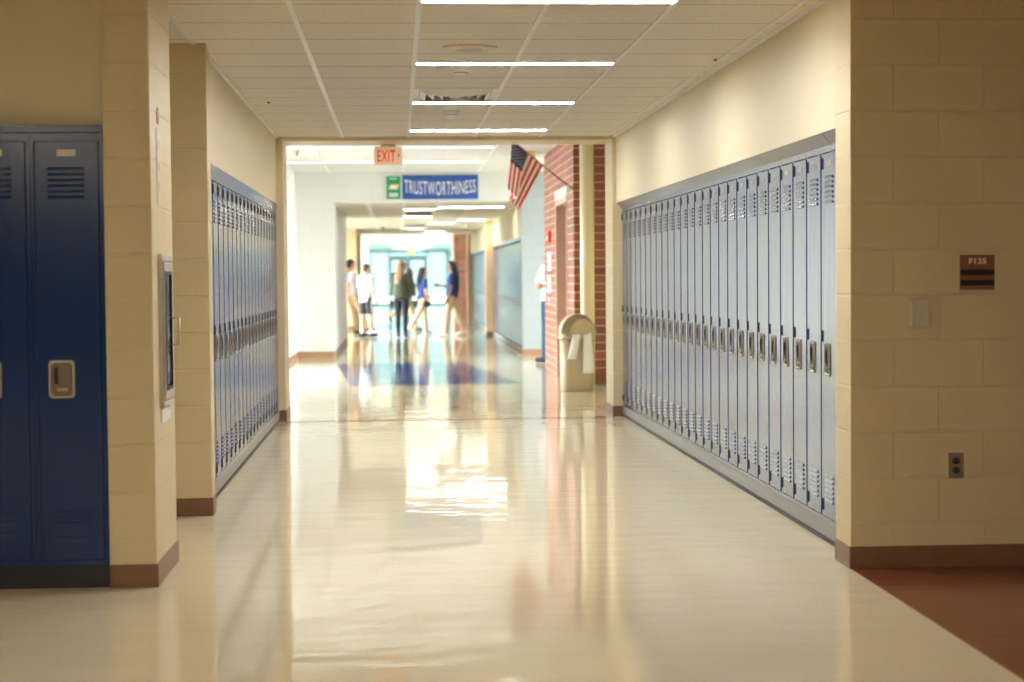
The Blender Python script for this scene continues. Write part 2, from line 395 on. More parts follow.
def cove(name, boxes, mat=None, h=0.10):
    m = MB()
    for (x0, x1, y0, y1) in boxes: m.box(x0, x1, y0, y1, 0, h)
    o = m.build(name, mat or M['cove'], bevel=0.003); tag(o, kind='structure'); return o

# crossing hall, left side
struct('wall_left_crossing', [(-9, -1.2365, 7.53, 7.9, 1.965, ZC), (-9, -2.17, 7.47, 7.9, 0, 1.965), (-2.17, -1.2365, 7.86, 7.9, 0, 1.965)], M['drywall'])
struct('wall_pillar_left', [(-1.2365, XL, Y0, 8.15, 0, ZC)], M['block_left'])
cove('baseboard_pillar_left', [(-1.2365, XL+0.008, Y0-0.006, Y0), (XL, XL+0.008, Y0, 8.156)])
struct('wall_recess_left', [(-2.7, -2.6, 7.9, 9.7, 0, ZC)], M['block_left'])
struct('wall_pilaster_left', [(-2.7, XL, 9.70, 9.86, 0, ZC)], M['block_left'])
cove('baseboard_pilaster_left', [(-2.6, XL+0.007, 9.693, 9.70), (XL, XL+0.007, 9.70, 9.86)])
# corridor left
struct('wall_left', [(-1.7, -1.10, 9.86, Y1, 1.99, ZC)], M['drywall'])
struct('wall_left_lower', [(-1.7, -1.50, 9.86, Y1, 0, 1.99)], M['block_left'])
struct('wall_end_left', [(-5.0, XL, Y1, 16.65, 0, ZC), (-5.0, 9, Y1, 16.65, 2.62, 3.15)], M['cream'])
cove('baseboard_end_left', [(-1.10, XL+0.007, Y1-0.007, Y1), (XL, XL+0.007, Y1, 16.65)])
struct('wall_header', [(XL, XR, Y1-0.004, 16.65, 2.575, 2.62)], M['cream'])
# right side
struct('wall_right_crossing', [(XR, 9, 7.58, 7.84, 0, ZC)], M['block'])
cove('baseboard_right_crossing', [(XR-0.007, 8, 7.573, 7.58), (XR-0.007, XR, 7.58, 7.84)])
struct('wall_right', [(2.035, 2.7, 7.84, Y1, 1.99, ZC)], M['drywall'])
struct('wall_right_lower', [(2.49, 2.7, 7.84, Y1, 0, 1.99)], M['block'])
struct('wall_end_right', [(XR, 9, Y1, 16.65, 0, ZC)], M['block'])
cove('baseboard_end_right', [(XR-0.007, 2.09, Y1-0.007, Y1), (XR-0.007, XR, Y1, 16.65)])
# crossing hall, rest (behind the camera)
struct('wall_side_left', [(-9, -8.9, -8, 7.47, 0, ZC)], M['cream'])
struct('wall_side_right', [(8.9, 9.0, -8, 7.58, 0, ZC)], M['cream'])
struct('wall_back', [(-9, 9, -8.1, -8, 0, ZC)], plain('dark_reflection_backing', (0.01, 0.02, 0.06), 0.6))  # unseen wall, coloured dark so the near lockers reflect less light

# lobby
struct('ceiling_lobby', [(-4.6, 5.6, 16.65, 29.1, ZLB, ZLB+0.1)], M['tile_white'])
lobc = bpy.data.objects['ceiling_lobby']
tbars(lobc, [-3.54, -2.32, -1.10, 0.115, 1.334, 2.55], 16.65, 28.9, ZLB, 0.022)
struct('wall_lobby_chunk', [(-4.6, -1.67, 25.6, 28.9, 0, ZLB)], M['white'])
struct('wall_lobby_back', [(-4.6, -1.05, 28.9, 29.1, 0, ZLB), (-1.05, 2.07, 28.9, 29.1, 2.56, ZLB)], M['block_white'])
struct('wall_lobby_back_right', [(2.07, 5.6, 28.9, 29.1, 0, ZLB)], M['block_grey'])
cove('baseboard_lobby', [(-4.6, -1.662, 25.592, 25.6), (-1.67, -1.662, 25.6, 28.9), (-1.67, -1.05, 28.892, 28.9), (2.07, 5.4, 28.892, 28.9), (2.062, 2.07, 28.9, 29.1)], M['cove_tan'])
struct('wall_lobby_right', [(2.8, 2.95, 16.65, 20.83, 0, ZLB)], M['cream'])
cove('baseboard_lobby_right', [(2.79, 2.8, 16.65, 20.83)])
# unseen window walls, added to daylight the lobby
def glazing(name, x, y0, y1, z0, z1, n, axis='x', mat='alu', glass='glass'):
    """framed strip of panes standing in plane x (axis x) or y (axis y)"""
    f = MB(); t = 0.05
    def bx(a0, a1, z0_, z1_):
        if axis == 'x': f.box(x-t, x+t, a0, a1, z0_, z1_)
        else: f.box(a0, a1, x-t, x+t, z0_, z1_)
    bx(y0, y1, z0, z0+0.06); bx(y0, y1, z1-0.06, z1)
    for i in range(n+1):
        a = y0 + (y1-y0)*i/n; bx(max(y0, a-0.03), min(y1, a+0.03), z0+0.06, z1-0.06)
    o = f.build(name, M[mat]); tag(o, kind='structure')
    g = MB()
    if axis == 'x': g.box(x-0.004, x+0.004, y0+0.01, y1-0.01, z0+0.01, z1-0.01)
    else: g.box(y0+0.01, y1-0.01, x-0.004, x+0.004, z0+0.01, z1-0.01)
    g.build('pane', M[glass], o)
    return o
glazing('added_window_1', -4.5, 20.9, 25.6, 0.15, 2.95, 4)  # unseen side window, added to light the brick side and lobby
struct('wall_lobby_left', [(-4.6, -4.45, 16.65, 20.9, 0, ZLB), (-4.6, -4.45, 20.9, 25.6, 0, 0.15), (-4.6, -4.45, 20.9, 25.6, 2.95, ZLB)], M['white'])
glazing('added_window_2', 5.5, 25.0, 28.9, 0.15, 2.95, 3)  # unseen window, added on the right to brighten the left lobby walls
struct('wall_lobby_far_right', [(5.45, 5.6, 25.0, 28.9, 0, 0.15), (5.45, 5.6, 25.0, 28.9, 2.95, ZLB)], M['white'])

# brick block with its door
BX = 2.12
brick = struct('wall_brick', [(BX, 2.95, 20.83, 21.62, 0, ZLB), (BX, 2.95, 23.16, 25.0, 0, ZLB), (BX, 2.95, 21.62, 23.16, 2.32, ZLB),
                      (2.95, 5.6, 24.8, 25.0, 0, ZLB)], M['brick'])
cove('baseboard_brick', [(BX, 2.8, 20.82, 20.83)], h=0.11)
d1 = struct('door_1', [(BX+0.18, BX+0.23, 21.70, 23.08, 0, 2.24)], M['door_brown'])
MB().box(BX-0.01, BX+0.2, 21.62, 21.70, 0, 2.32).box(BX-0.01, BX+0.2, 23.08, 23.16, 0, 2.32).box(BX-0.01, BX+0.2, 21.70, 23.08, 2.24, 2.32).build('door_frame', M['frame_tan'], d1)
MB().tube([(BX+0.13, 21.8, 1.02), (BX+0.13, 21.93, 1.02)], 0.011).tube([(BX+0.13, 21.8, 1.02), (BX+0.18, 21.8, 1.02)], 0.011).build('door_handle', M['steel'], d1)
struct('trim_lintel', [(BX-0.012, BX+0.1, 21.56, 23.22, 2.32, 2.44)], M['lintel'])
# round column and drop box
o = MB().lathe([(0.083, 0), (0.083, 3.05)], 28).build('pipe_column', M['pipe'], loc=(2.235, 20.42, 0))
tag(o, 'round cream-painted pipe column in front of the red brick, behind the beige bin', 'column')
o = MB().box(1.79, 1.92, 24.0, 24.25, 2.9, 3.05).build('ceiling_box', M['peach'], bevel=0.004)
tag(o, 'small peach box hanging from the lobby ceiling behind the flag', 'box')

# corridor A
ZA = 2.56
struct('ceiling_far', [(-3.4, 3.0, 29.1, 50.0, ZA, ZA+0.1)], M['tile'])
cf = bpy.data.objects['ceiling_far']
tbars(cf, [-0.495, 0.115, 0.724, 1.334], 29.1, 50.0, ZA, 0.05)
struct('wall_far_left', [(-1.3, -1.05, 29.1, 36.3, 0, ZA), (-3.3, -1.3, 36.1, 36.3, 0, ZA), (-3.3, -1.5, 44.0, 44.2, 0, ZA), (-1.6, -1.48, 40.2, 41.3, 0, ZA), (-3.35, -3.2, 36.3, 44.0, 0, 0.3), (-3.35, -3.2, 36.3, 44.0, 2.4, ZA)], M['block_white'])
glazing('added_window_8', -3.25, 36.3, 44.0, 0.3, 2.4, 5)  # unseen alcove window, put in to light the far corridor
struct('wall_far_left_pilaster', [(-1.5, XL, 44.0, 44.4, 0, ZA), (-1.5, XL, 49.6, 50.0, 0, ZA)], M['peach'])
struct('wall_far_left_upper', [(-1.5, -1.12, 44.4, 49.6, 1.99, ZA), (-1.6, -1.5, 44.4, 49.6, 0, ZA)], M['drywall'])
cove('baseboard_far_left', [(-1.05, -1.043, 29.1, 36.3), (-1.36, -1.05, 36.3, 36.307), (-1.36, XL, 43.993, 44.0)])
struct('wall_far_right', [(2.115, 2.7, 29.1, 38.45, 1.99, ZA), (2.115, 2.7, 38.85, 50.0, 1.99, ZA), (2.5, 2.7, 29.1, 50.0, 0, 1.99)], M['drywall'])
struct('wall_far_right_pilaster', [(1.95, 2.7, 38.45, 38.85, 0, ZA), (1.99, 2.7, 49.7, 50.0, 0, ZA)], M['peach'])
cove('baseboard_far_right', [(1.943, 2.1, 38.443, 38.45)])
# second lobby
struct('ceiling_second_lobby', [(-5.1, 6.1, 50.0, 64.0, ZLB, ZLB+0.1)], M['tile_white'])
struct('wall_second_header', [(-5.1, -1.04, 50.0, 50.2, 0, ZLB), (2.1, 6.1, 50.0, 50.2, 0, ZLB), (-1.04, 2.1, 50.0, 50.2, ZA, ZLB)], M['white'])
struct('wall_second_back', [(-5.1, -1.04, 64.0, 64.2, 0, ZLB), (2.0, 6.1, 64.0, 64.2, 0, ZLB), (-1.04, 2.0, 64.0, 64.2, ZA, ZLB), (6.0, 6.1, 50.2, 64, 0, ZLB)], M['white'])
struct('wall_second_brick', [(1.72, 2.25, 53.0, 54.2, 0, ZLB)], M['brick'])
glazing('added_window_4', -5.0, 50.2, 64.0, 0.15, 2.95, 8)  # unseen side windows, added to bring sky light into the second lobby
struct('wall_second_left', [(-5.1, -4.95, 50.2, 64.0, 0, 0.15), (-5.1, -4.95, 50.2, 64.0, 2.95, ZLB)], M['white'])
# last corridor and glazed end
struct('ceiling_end', [(-1.6, 2.7, 64.2, 84.2, ZA, ZA+0.1)], M['cyan_tint'])
struct('wall_last_left', [(-1.6, -1.3, 64.2, 67.0, 0, ZA), (-1.6, -1.3, 72.0, 84.2, 0, ZA), (-1.6, -1.3, 67.0, 72.0, 0, 0.3), (-1.6, -1.3, 67.0, 72.0, 2.4, ZA)], M['cyan_tint'])
glazing('added_window_3', -1.45, 67.0, 72.0, 0.3, 2.4, 3)  # added side window, supplies cyan sky light for locker reflections
struct('wall_last_right', [(2.35, 2.7, 64.2, 84.2, 0, ZA), (2.0, 2.35, 64.2, 64.7, 0, ZA)], M['cyan_tint'])
w5 = glazing('window_5', 84.0, -1.3, -0.42, 0.0, ZA, 1, axis='y', glass='glass_tinted')
glazing('window_6', 84.0, 1.42, 2.35, 0.0, ZA, 1, axis='y', glass='glass_tinted')
glazing('window_7', 84.0, -0.42, 1.42, 2.3, ZA, 2, axis='y', glass='glass_tinted')
for i, (x0, x1) in enumerate([(-0.40, 0.49), (0.51, 1.40)]):
    f = MB(); f.box(x0, x0+0.1, 83.96, 84.04, 0.0, 2.28).box(x1-0.1, x1, 83.96, 84.04, 0.0, 2.28).box(x0+0.1, x1-0.1, 83.96, 84.04, 2.16, 2.28).box(x0+0.1, x1-0.1, 83.96, 84.04, 0.0, 0.22)
    d = f.build('door_%d' % (i+2), M['alu']); tag(d, kind='structure')
    MB().box(x0+0.1, x1-0.1, 83.995, 84.005, 0.22, 2.16).build('pane', M['glass_tinted'], d)
    MB().box(x0+0.12, x1-0.12, 83.88, 83.91, 1.0, 1.04).box(x0+0.14, x0+0.17, 83.9, 83.96, 1.0, 1.04).box(x1-0.17, x1-0.14, 83.9, 83.96, 1.0, 1.04).build('push_bar', M['steel'], d)

# ------------------------------------------------------------------ ceiling lights
def strip(x0, x1, yc, z, mat, wd=0.13, label='', group=None):
    cx = (x0+x1)/2; L = x1-x0
    e = empty('strip_light', (cx, yc, z), 0, label, 'light', group)
    h = wd/2
    MB().box(-L/2, L/2, -h-0.012, -h, -0.010, 0).box(-L/2, L/2, h, h+0.012, -0.010, 0).box(-L/2-0.008, -L/2, -h-0.012, h+0.012, -0.010, 0).box(L/2, L/2+0.008, -h-0.012, h+0.012, -0.010, 0).build('housing', M['tbar'], e)
    MB().box(-L/2, L/2, -h, h, -0.007, -0.001).build('diffuser', M[mat], e)
    return e
nearlab = ['lit ceiling strip light cut by the top edge of the picture, nearest one', 'lit ceiling strip light between the round speaker and the air diffuser',
           'lit ceiling strip light just past the square air diffuser', 'lit ceiling strip light closest to the opening with the exit sign']
for y, lb in zip([8.15, 10.56, 12.93, 15.35], nearlab):
    strip(0.128, 1.32, y, ZC, 'lamp_near', label=lb, group='strip lights over the locker corridor')
for x, y in ((0.724, 2.6), (-2.93, 2.6), (0.724, -1.0), (-2.93, -1.0), (3.16, -1.0), (0.724, -4.6), (-2.93, -4.6)):  # unseen lamps, added to light the crossing hall walls
    strip(x-0.6, x+0.6, y, ZC, 'lamp_cross', label='added ceiling strip light over the crossing hall, unseen behind the viewer', group='added strip lights over the crossing hall')
for y, lb in zip([18.2, 20.6, 23.25, 26.2], ['first', 'second', 'third', 'fourth']):
    for x0, x1, side in [(-3.5, -1.12, 'left'), (-1.08, 1.3, 'middle')]:
        strip(x0, x1, y, ZLB, 'lamp_lobby', label='long white strip light in the lobby ceiling, %s row past the exit sign, %s half' % (lb, side), group='strip lights of the bright lobby')
for y, x0, x1 in [(31.0, 0.74, 1.9), (31.9, 0.13, 0.70), (35.6, 0.13, 0.70), (38.0, 1.35, 1.93), (40.1, 0.74, 1.32), (44.2, 0.13, 0.7), (47.5, 0.74, 1.32)]:
    strip(x0, x1, y, ZA, 'lamp_far', label='glowing strip light in the ceiling of the far corridor', group='strip lights of the far corridor')
for y in (68.0, 73.0, 78.0):
    strip(-0.2, 1.3, y, ZA, 'lamp_far', label='glowing strip light in the last corridor before the glass doors', group='strip lights before the glass doors')
for y in (54.0, 60.0):
    strip(-1.0, 1.3, y, ZLB, 'lamp_lobby', label='strip light in the second lobby ceiling, hidden behind the header', group='strip lights of the second lobby')

# ------------------------------------------------------------------ lockers
LW, LH = 0.3048, 1.90
def louvers(z0, n, dz, wd, cx):
    m = MB()
    for i in range(n):
        z = z0 + i*dz
        m.prism([(-0.0005, z), (-0.0005, z+0.016), (-0.0058, z+0.004), (-0.0058, z)], 'x', cx-wd/2, cx+wd/2)
    return m
def make_locker(detail=True):
    """front plane y=0, faces -y, left lower corner at the origin"""
    e = empty('locker')
    b = MB(); b.box(0.0005, LW-0.0005, 0.014, 0.38, 0.10, LH+0.035)
    b.box(0.0005, 0.016, -0.001, 0.014, 0.10, LH+0.035).box(LW-0.016, LW-0.0005, -0.001, 0.014, 0.10, LH+0.035)
    b.box(0.016, LW-0.016, -0.001, 0.014, 0.10, 0.120).box(0.016, LW-0.016, -0.001, 0.014, LH+0.006, LH+0.035)
    b.build('cabinet', M['locker'], e)
    d = MB(); d.box(0.0195, LW-0.0195, -0.004, 0.010, 0.124, LH).build('door', M['locker'], e, bevel=0.003)
    s = MB()
    for z in (0.150, 0.980, 1.825): s.box(0.0150, 0.0205, -0.0105, 0.0, z, z+0.056)  # protruding bumpers at the door edge
    for (x) in (0.0165, LW-0.0190): s.box(x, x+0.0025, -0.0018, -0.0008, 0.121, LH+0.004)  # dark strips painted in as the shade of the door gaps
    s.build('gap_shade_trim', M['slot'], e)
    lv = louvers(1.655, 6, 0.024, 0.152, 0.150); lv.v = [(x, y-0.004, z) for x, y, z in lv.v]; lv.build('louver_panel', M['locker'], e)
    lv = louvers(0.200, 6, 0.024, 0.145, 0.150); lv.v = [(x, y-0.004, z) for x, y, z in lv.v]; lv.build('louver_panel', M['locker'], e)
    if detail:
        MB().box(0.113, 0.192, -0.0062, -0.004, 1.838, 1.866).build('number_plate', M['plate'], e, bevel=0.001)
        h = MB(); x0, x1, z0, z1 = 0.064, 0.172, 0.815, 0.975
        # rim ring with rounded corners, and a shallow dished pan
        def rr(x0, x1, z0, z1, r, n=4):
            P = []
            for cx, cz, a0 in ((x1-r, z1-r, 0), (x0+r, z1-r, 90), (x0+r, z0+r, 180), (x1-r, z0+r, 270)):
                for k in range(n+1):
                    a = math.radians(a0 + 90*k/n); P.append((cx+r*math.cos(a), cz+r*math.sin(a)))
            return P
        rings = [(0.0, -0.004), (0.0, -0.009), (0.009, -0.0095), (0.013, -0.0045)]
        vs = []; n = 20
        for ins, y in rings: vs += [(px, y, pz) for px, pz in rr(x0+ins, x1-ins, z0+ins, z1-ins, 0.016 if ins < 0.015 else 0.01)]
        fs = [(i*n+k, i*n+(k+1) % n, (i+1)*n+(k+1) % n, (i+1)*n+k) for i in range(3) for k in range(n)] + [tuple(3*n+k for k in range(n))]
        h.add(vs, fs, 0, False); h.mi[-1] = 1
        hh = h.build('recessed_handle', [M['plate'], M['pan']], e)
        MB().prism([(-0.0045, 0.875), (-0.0045, 0.945), (-0.010, 0.942), (-0.012, 0.915), (-0.008, 0.875)], 'x', 0.088, 0.103).build('latch_lever', M['slot'], hh)
        MB().box(0.098, 0.142, -0.012, -0.0055, 0.845, 0.858).build('catch', M['plate'], hh)
    return e
def locker_row(n, place, rz, proto, first, labels, group):
    for i in range(n):
        o = proto if (first and i == 0) else copy_tree(proto)
        o.location = place(i); o.rotation_euler = (0, 0, rz); o.name = 'locker'
        tag(o, labels(i), 'locker', group)
proto = make_locker(True)
locker_row(27, lambda i: (2.09, 7.845+LW*(i+1), 0), -PI/2, proto, True,
           lambda i: 'pale shining locker in the right corridor row, %s from the room-sign wall' % ordinal(i+1), 'lockers along the right side of the corridor')
locker_row(20, lambda i: (-1.10, 9.875+LW*i, 0), PI/2, proto, False,
           lambda i: 'blue locker in the left corridor row, %s beyond the cream pilaster' % ordinal(i+1), 'lockers along the left side of the corridor')
locker_row(3, lambda i: (-1.2375-LW*(i+1), Y0, 0), 0, proto, False,
           lambda i: ['dark navy locker in shade touching the block pillar, its whole door in view', 'dark navy locker cut by the left edge, second from the pillar', 'dark navy locker third from the pillar, beyond the left edge'][i], 'dark navy lockers beside the left pillar')
def simple_locker():
    e = empty('locker')
    b = MB(); b.box(0.0005, LW-0.0005, 0.014, 0.36, 0.10, LH+0.035).box(0.0005, 0.016, -0.001, 0.014, 0.10, LH+0.035).box(LW-0.016, LW-0.0005, -0.001, 0.014, 0.10, LH+0.035)
    b.build('cabinet', M['locker'], e)
    MB().box(0.0195, LW-0.0195, -0.004, 0.010, 0.124, LH).build('door', M['locker'], e)
    MB().box(0.085, 0.150, -0.006, -0.004, 0.85, 0.95).build('recessed_handle', M['plate'], e)
    MB().box(0.0150, 0.0200, -0.0042, 0.0, 0.121, LH+0.004).build('gap_shade_trim', M['slot'], e)  # dark strip painted in as the shade of the door gap
    return e
sp_ = simple_locker()
locker_row(30, lambda i: (2.12, 29.2+LW*(i+1), 0), -PI/2, sp_, True, lambda i: 'cyan-lit locker in the far right row between grey wall and beige pilaster', 'far lockers before the beige pilaster')
locker_row(35, lambda i: (2.12, 38.87+LW*(i+1), 0), -PI/2, sp_, False, lambda i: 'cyan-lit locker in the farthest right row beyond the beige pilaster', 'farthest lockers beyond the beige pilaster')
locker_row(16, lambda i: (-1.12, 44.5+LW*i, 0), PI/2, sp_, False, lambda i: 'far locker in the left row behind the boy in the white shirt', 'far left lockers behind the boy')

# locker plinths and top fillers
def plinth(name, kind, x, y0, y1, sgn):
    m = MB(); a, b = (x+0.004*sgn, x+0.3*sgn)
    m.box(min(a, b), max(a, b), y0, y1, 0.02, 0.10)
    o = m.build(name, M['toe']); tag(o, kind='structure')
    c, d = (x-0.004*sgn, x+0.3*sgn)
    MB().box(min(c, d), max(c, d), y0, y1, 0.0, 0.02).build('floor_strip', M['black'], o)
plinth('trim_1', 0, 2.09, 7.845, 16.09, 1)
plinth('trim_2', 0, -1.10, 9.87, 16.09, -1)
plinth('trim_3', 0, 2.12, 29.2, 38.44, 1)
plinth('trim_4', 0, 2.12, 38.86, 49.6, 1)
o = MB().box(-2.17, -1.2375, Y0+0.02, Y0+0.3, 0.0, 0.10).build('trim_5', M['black']); tag(o, kind='structure')
def filler(name, xw, xf, y0, y1, sgn, zt=1.99, zb=1.935, first=None):
    m = MB(); y = y0; L = first or 1.524
    while y < y1-0.02:
        ye = min(y+L, y1); L = 1.524
        m.prism([(xw, zt), (xf, zb), (xf+0.012*sgn, zb), (xf+0.06*sgn, zt)], 'y', y+0.003, ye-0.003); y = ye
    o = m.build(name, M['locker']); tag(o, kind='structure'); return o
filler('trim_6', 2.037, 2.088, 7.845, 16.09, 1, 1.992, first=0.42)
filler('trim_7', -1.098, -1.10, 9.87, 16.09, -1, 2.0)
filler('trim_8', 2.10, 2.12, 29.2, 38.44, 1)
filler('trim_9', 2.10, 2.12, 38.86, 49.6, 1)
o = MB().box(-2.17, -1.2375, Y0-0.004, Y0+0.1, 1.937, 1.968).build('trim_10', M['locker'], bevel=0.002); tag(o, kind='structure')

# ------------------------------------------------------------------ things on the near walls
# extinguisher cabinet on the pillar, face x = XL, opening along y
e = empty('extinguisher_cabinet', (XL, 7.825, 1.08), PI/2, 'narrow steel extinguisher cabinet with black-edged glass door on the pillar side', 'cabinet')
# local: x = along corridor (world +y), -y = out of the wall (world +x)
def ring(m, x0, x1, z0, z1, t, y0, y1, mi=0):
    m.box(x0, x1, y0, y1, z0, z0+t, mi).box(x0, x1, y0, y1, z1-t, z1, mi).box(x0, x0+t, y0, y1, z0+t, z1-t, mi).box(x1-t, x1, y0, y1, z0+t, z1-t, mi)
f = MB(); ring(f, -0.175, 0.175, -0.33, 0.345, 0.03, -0.018, 0.0); f.build('cabinet_frame', M['steel'], e, bevel=0.003)
f = MB(); ring(f, -0.142, 0.142, -0.295, 0.31, 0.04, -0.022, -0.004); dd = f.build('cabinet_door', M['steel'], e, bevel=0.002)
f = MB(); ring(f, -0.102, 0.102, -0.255, 0.27, 0.016, -0.025, -0.018); f.build('gasket', M['black'], dd)
MB().box(-0.086, 0.086, -0.019, -0.016, -0.239, 0.254).build('pane', M['glass'], dd)
MB().box(-0.14, 0.14, -0.006, -0.002, -0.28, 0.295).build('back_panel', M['steel_dull'], e)
MB().tube([(0.07, -0.022, 0.06), (0.07, -0.058, 0.06), (0.07, -0.058, -0.06), (0.07, -0.022, -0.06)], 0.005).build('pull_handle', M['steel'], dd)
MB().box(-0.15, 0.13, -0.006, 0.0, -0.395, -0.335).build('caution_label', M['paper'], e)
# faded sign above it
e = empty('wall_notice', (XL, 7.71, 1.84), PI/2, 'tall pale lavender notice with a red mark high on the pillar side', 'notice')
MB().box(-0.055, 0.055, -0.003, 0, -0.2, 0.13).build('sheet', plain('lavender_sheet', (0.64, 0.53, 0.42), 0.3), e)
MB().prism([(-0.035, 0.20), (0.0, 0.225), (0.035, 0.20), (0.03, 0.165), (0, 0.15), (-0.03, 0.165)], 'y', -0.003, 0).build('red_mark', plain('faded_red', (0.42, 0.20, 0.13), 0.5), e)
for z in (0.06, -0.03, -0.12): MB().box(-0.02, 0.02, -0.0035, -0.0028, z-0.02, z+0.02).build('print', plain('faded_print', (0.52, 0.42, 0.38), 0.5), e)

# room sign F125
yw = 7.58
e = empty('room_sign', (2.57, yw, 1.315), 0, 'square brown room sign reading F125 with two black bands on the block wall', 'sign')
MB().box(-0.078, 0.078, -0.008, 0, -0.078, 0.078).build('sign_plate', M['sign_brown'], e, bevel=0.001)
for z in (-0.001, -0.047): MB().box(-0.077, 0.077, -0.0095, -0.008, z-0.012, z+0.013).build('sign_band', M['sign_black'], e)
text_part('F125', 0.036, M['letter'], e, (0, -0.009, 0.050), offset=0.0012, width=0.078, height=0.026)
# blank thermostat cover
e = empty('wall_plate', (2.305, yw, 1.135), 0, 'blank beige plastic control cover on the block wall beside the room sign', 'cover')
MB().box(-0.038, 0.038, -0.028, 0, -0.060, 0.060).build('cover', M['beige_plastic'], e, bevel=0.004)
for k in range(4): MB().box(0.037, 0.0395, -0.024, -0.006, -0.03+k*0.02, -0.022+k*0.02).build('vent_slot', M['cove_tan'], e)
# duplex outlet
e = empty('wall_outlet', (2.475, yw, 0.455), 0, 'steel duplex outlet with black sockets low on the block wall', 'outlet')
MB().box(-0.035, 0.035, -0.005, 0, -0.057, 0.057).build('cover_plate', M['steel_dull'], e, bevel=0.0015)
for z in (0.021, -0.021):
    s = MB().prism([(0.0165*math.cos(a), z+0.0145*max(-0.85, min(0.85, math.sin(a)))) for a in [2*PI*k/20 for k in range(20)]], 'y', -0.008, -0.004).build('socket', M['black'], e)
    MB().box(-0.009, -0.006, -0.0085, -0.0079, z-0.004, z+0.006).box(0.006, 0.009, -0.0085, -0.0079, z-0.004, z+0.006).build('contact_slot', M['steel'], s)

# ------------------------------------------------------------------ things on the near ceiling
e = empty('ceiling_speaker', (0.42, 9.89, ZC), 0, 'round cream ceiling speaker grille between first two strip lights', 'speaker')
MB().lathe([(0.085, -0.006), (0.10, -0.012), (0.155, -0.006), (0.160, 0.0)], 40).build('bezel', M['cream'], e)
g = MB().lathe([(0.095, -0.0135), (0.095, -0.010)], 32).build('grille', M['cream'], e)
d = MB()
for i in range(-8, 9):
    for j in range(-8, 9):
        if i*i+j*j < 62: d.box(i*0.0105-0.0028, i*0.0105+0.0028, j*0.0105-0.0028, j*0.0105+0.0028, -0.0140, -0.0134)
d.build('perforation', M['cove'], g)
e = empty('air_diffuser', (0.42, 12.29, ZC), 0, 'square steel air diffuser with nested vanes set in the corridor ceiling', 'vent')
def sqring(m, a0, z0, a1, z1, t=0.003):
    v = []
    for a, z in ((a0, z0), (a1, z1), (a1, z1+t), (a0, z0+t)):
        v += [(-a, -a, z), (a, -a, z), (a, a, z), (-a, a, z)]
    fs = []
    for i in range(4):
        j = (i+1) % 4
        for k in range(4): fs.append((i*4+k, i*4+(k+1) % 4, j*4+(k+1) % 4, j*4+k))
    m.add(v, fs)
m = MB(); sqring(m, 0.298, -0.003, 0.255, -0.006); m.build('diffuser_frame', M['tbar'], e)
MB().box(-0.255, 0.255, -0.255, 0.255, -0.002, -0.0005).build('duct_opening', M['steel_dull'], e)
for k, a in enumerate((0.25, 0.19, 0.13, 0.07)):
    m = MB(); sqring(m, a, -0.006, a-0.040, -0.036); m.build('vane', M['tbar'], e)
MB().box(-0.03, 0.03, -0.03, 0.03, -0.036, -0.033).build('center_plate', M['steel'], e)
e = empty('smoke_detector', (0.43, 13.64, ZC), 0, 'small white dome smoke detector on the ceiling past the air diffuser', 'smoke detector')
MB().lathe([(0.07, 0), (0.07, -0.018), (0.062, -0.024)], 28).build('detector_base', M['tbar'], e)
MB().lathe([(0.052, -0.024), (0.052, -0.034), (0.05, -0.04), (0.036, -0.058), (0.0, -0.064)], 28).build('sensor_head', M['tbar'], e)
MB().lathe([(0.053, -0.029), (0.053, -0.033)], 28).build('vent_ring', M['steel_dull'], e)
for (x, y, lb) in ((0.42, 11.10, 'tiny white flush sprinkler cap in the ceiling before the air diffuser'), (0.43, 14.76, 'tiny white flush sprinkler cap in the ceiling past the smoke detector')):
    o = MB().lathe([(0.045, 0), (0.045, -0.004), (0.038, -0.008), (0, -0.009)], 24).build('flush_sprinkler', M['tbar'], loc=(x, y, ZC)); tag(o, lb, 'sprinkler')
for (x, y, lb) in ((-0.93, 12.9, 'small dark hook stub in the ceiling tiles on the left'), (1.92, 10.4, 'small dark hook stub in the ceiling near the right wall')):
    o = MB().lathe([(0.010, 0), (0.010, -0.006), (0.004, -0.014)], 12).build('ceiling_hook', M['cove'], loc=(x, y, ZC)); tag(o, lb, 'hook')

# ------------------------------------------------------------------ exit signs, banners, flag
def exit_sign(loc, label, s=1.0, arrow=True, drop=0.0):
    e = empty('exit_sign', loc, 0, label, 'exit sign')
    MB().box(-0.133*s, 0.133*s, -0.02, 0.02, -0.095*s, 0.075*s).build('sign_body', M['exit_face'], e, bevel=0.003)
    MB().box(-0.07*s, 0.07*s, -0.03, 0.03, 0.075*s, 0.10*s+drop).build('canopy_mount', M['cream'], e)
    text_part('EXIT', 0.13*s, M['exit_red'], e, (-0.018*s, -0.022, -0.012*s), offset=0.003, width=0.17*s, height=0.11*s)
    if arrow: MB().prism([(0.090*s, 0.012), (0.112*s, -0.008), (0.090*s, -0.028)], 'y', -0.0225, -0.02).build('arrow', M['exit_red'], e)
    return e
exit_sign((-0.075, 16.52, 2.473), 'cream exit sign with red letters and arrow hung under the opening header')
exit_sign((0.55, 72.0, 2.34), 'faint distant exit sign hanging above the glass doors', 1.2, False, 0.10)

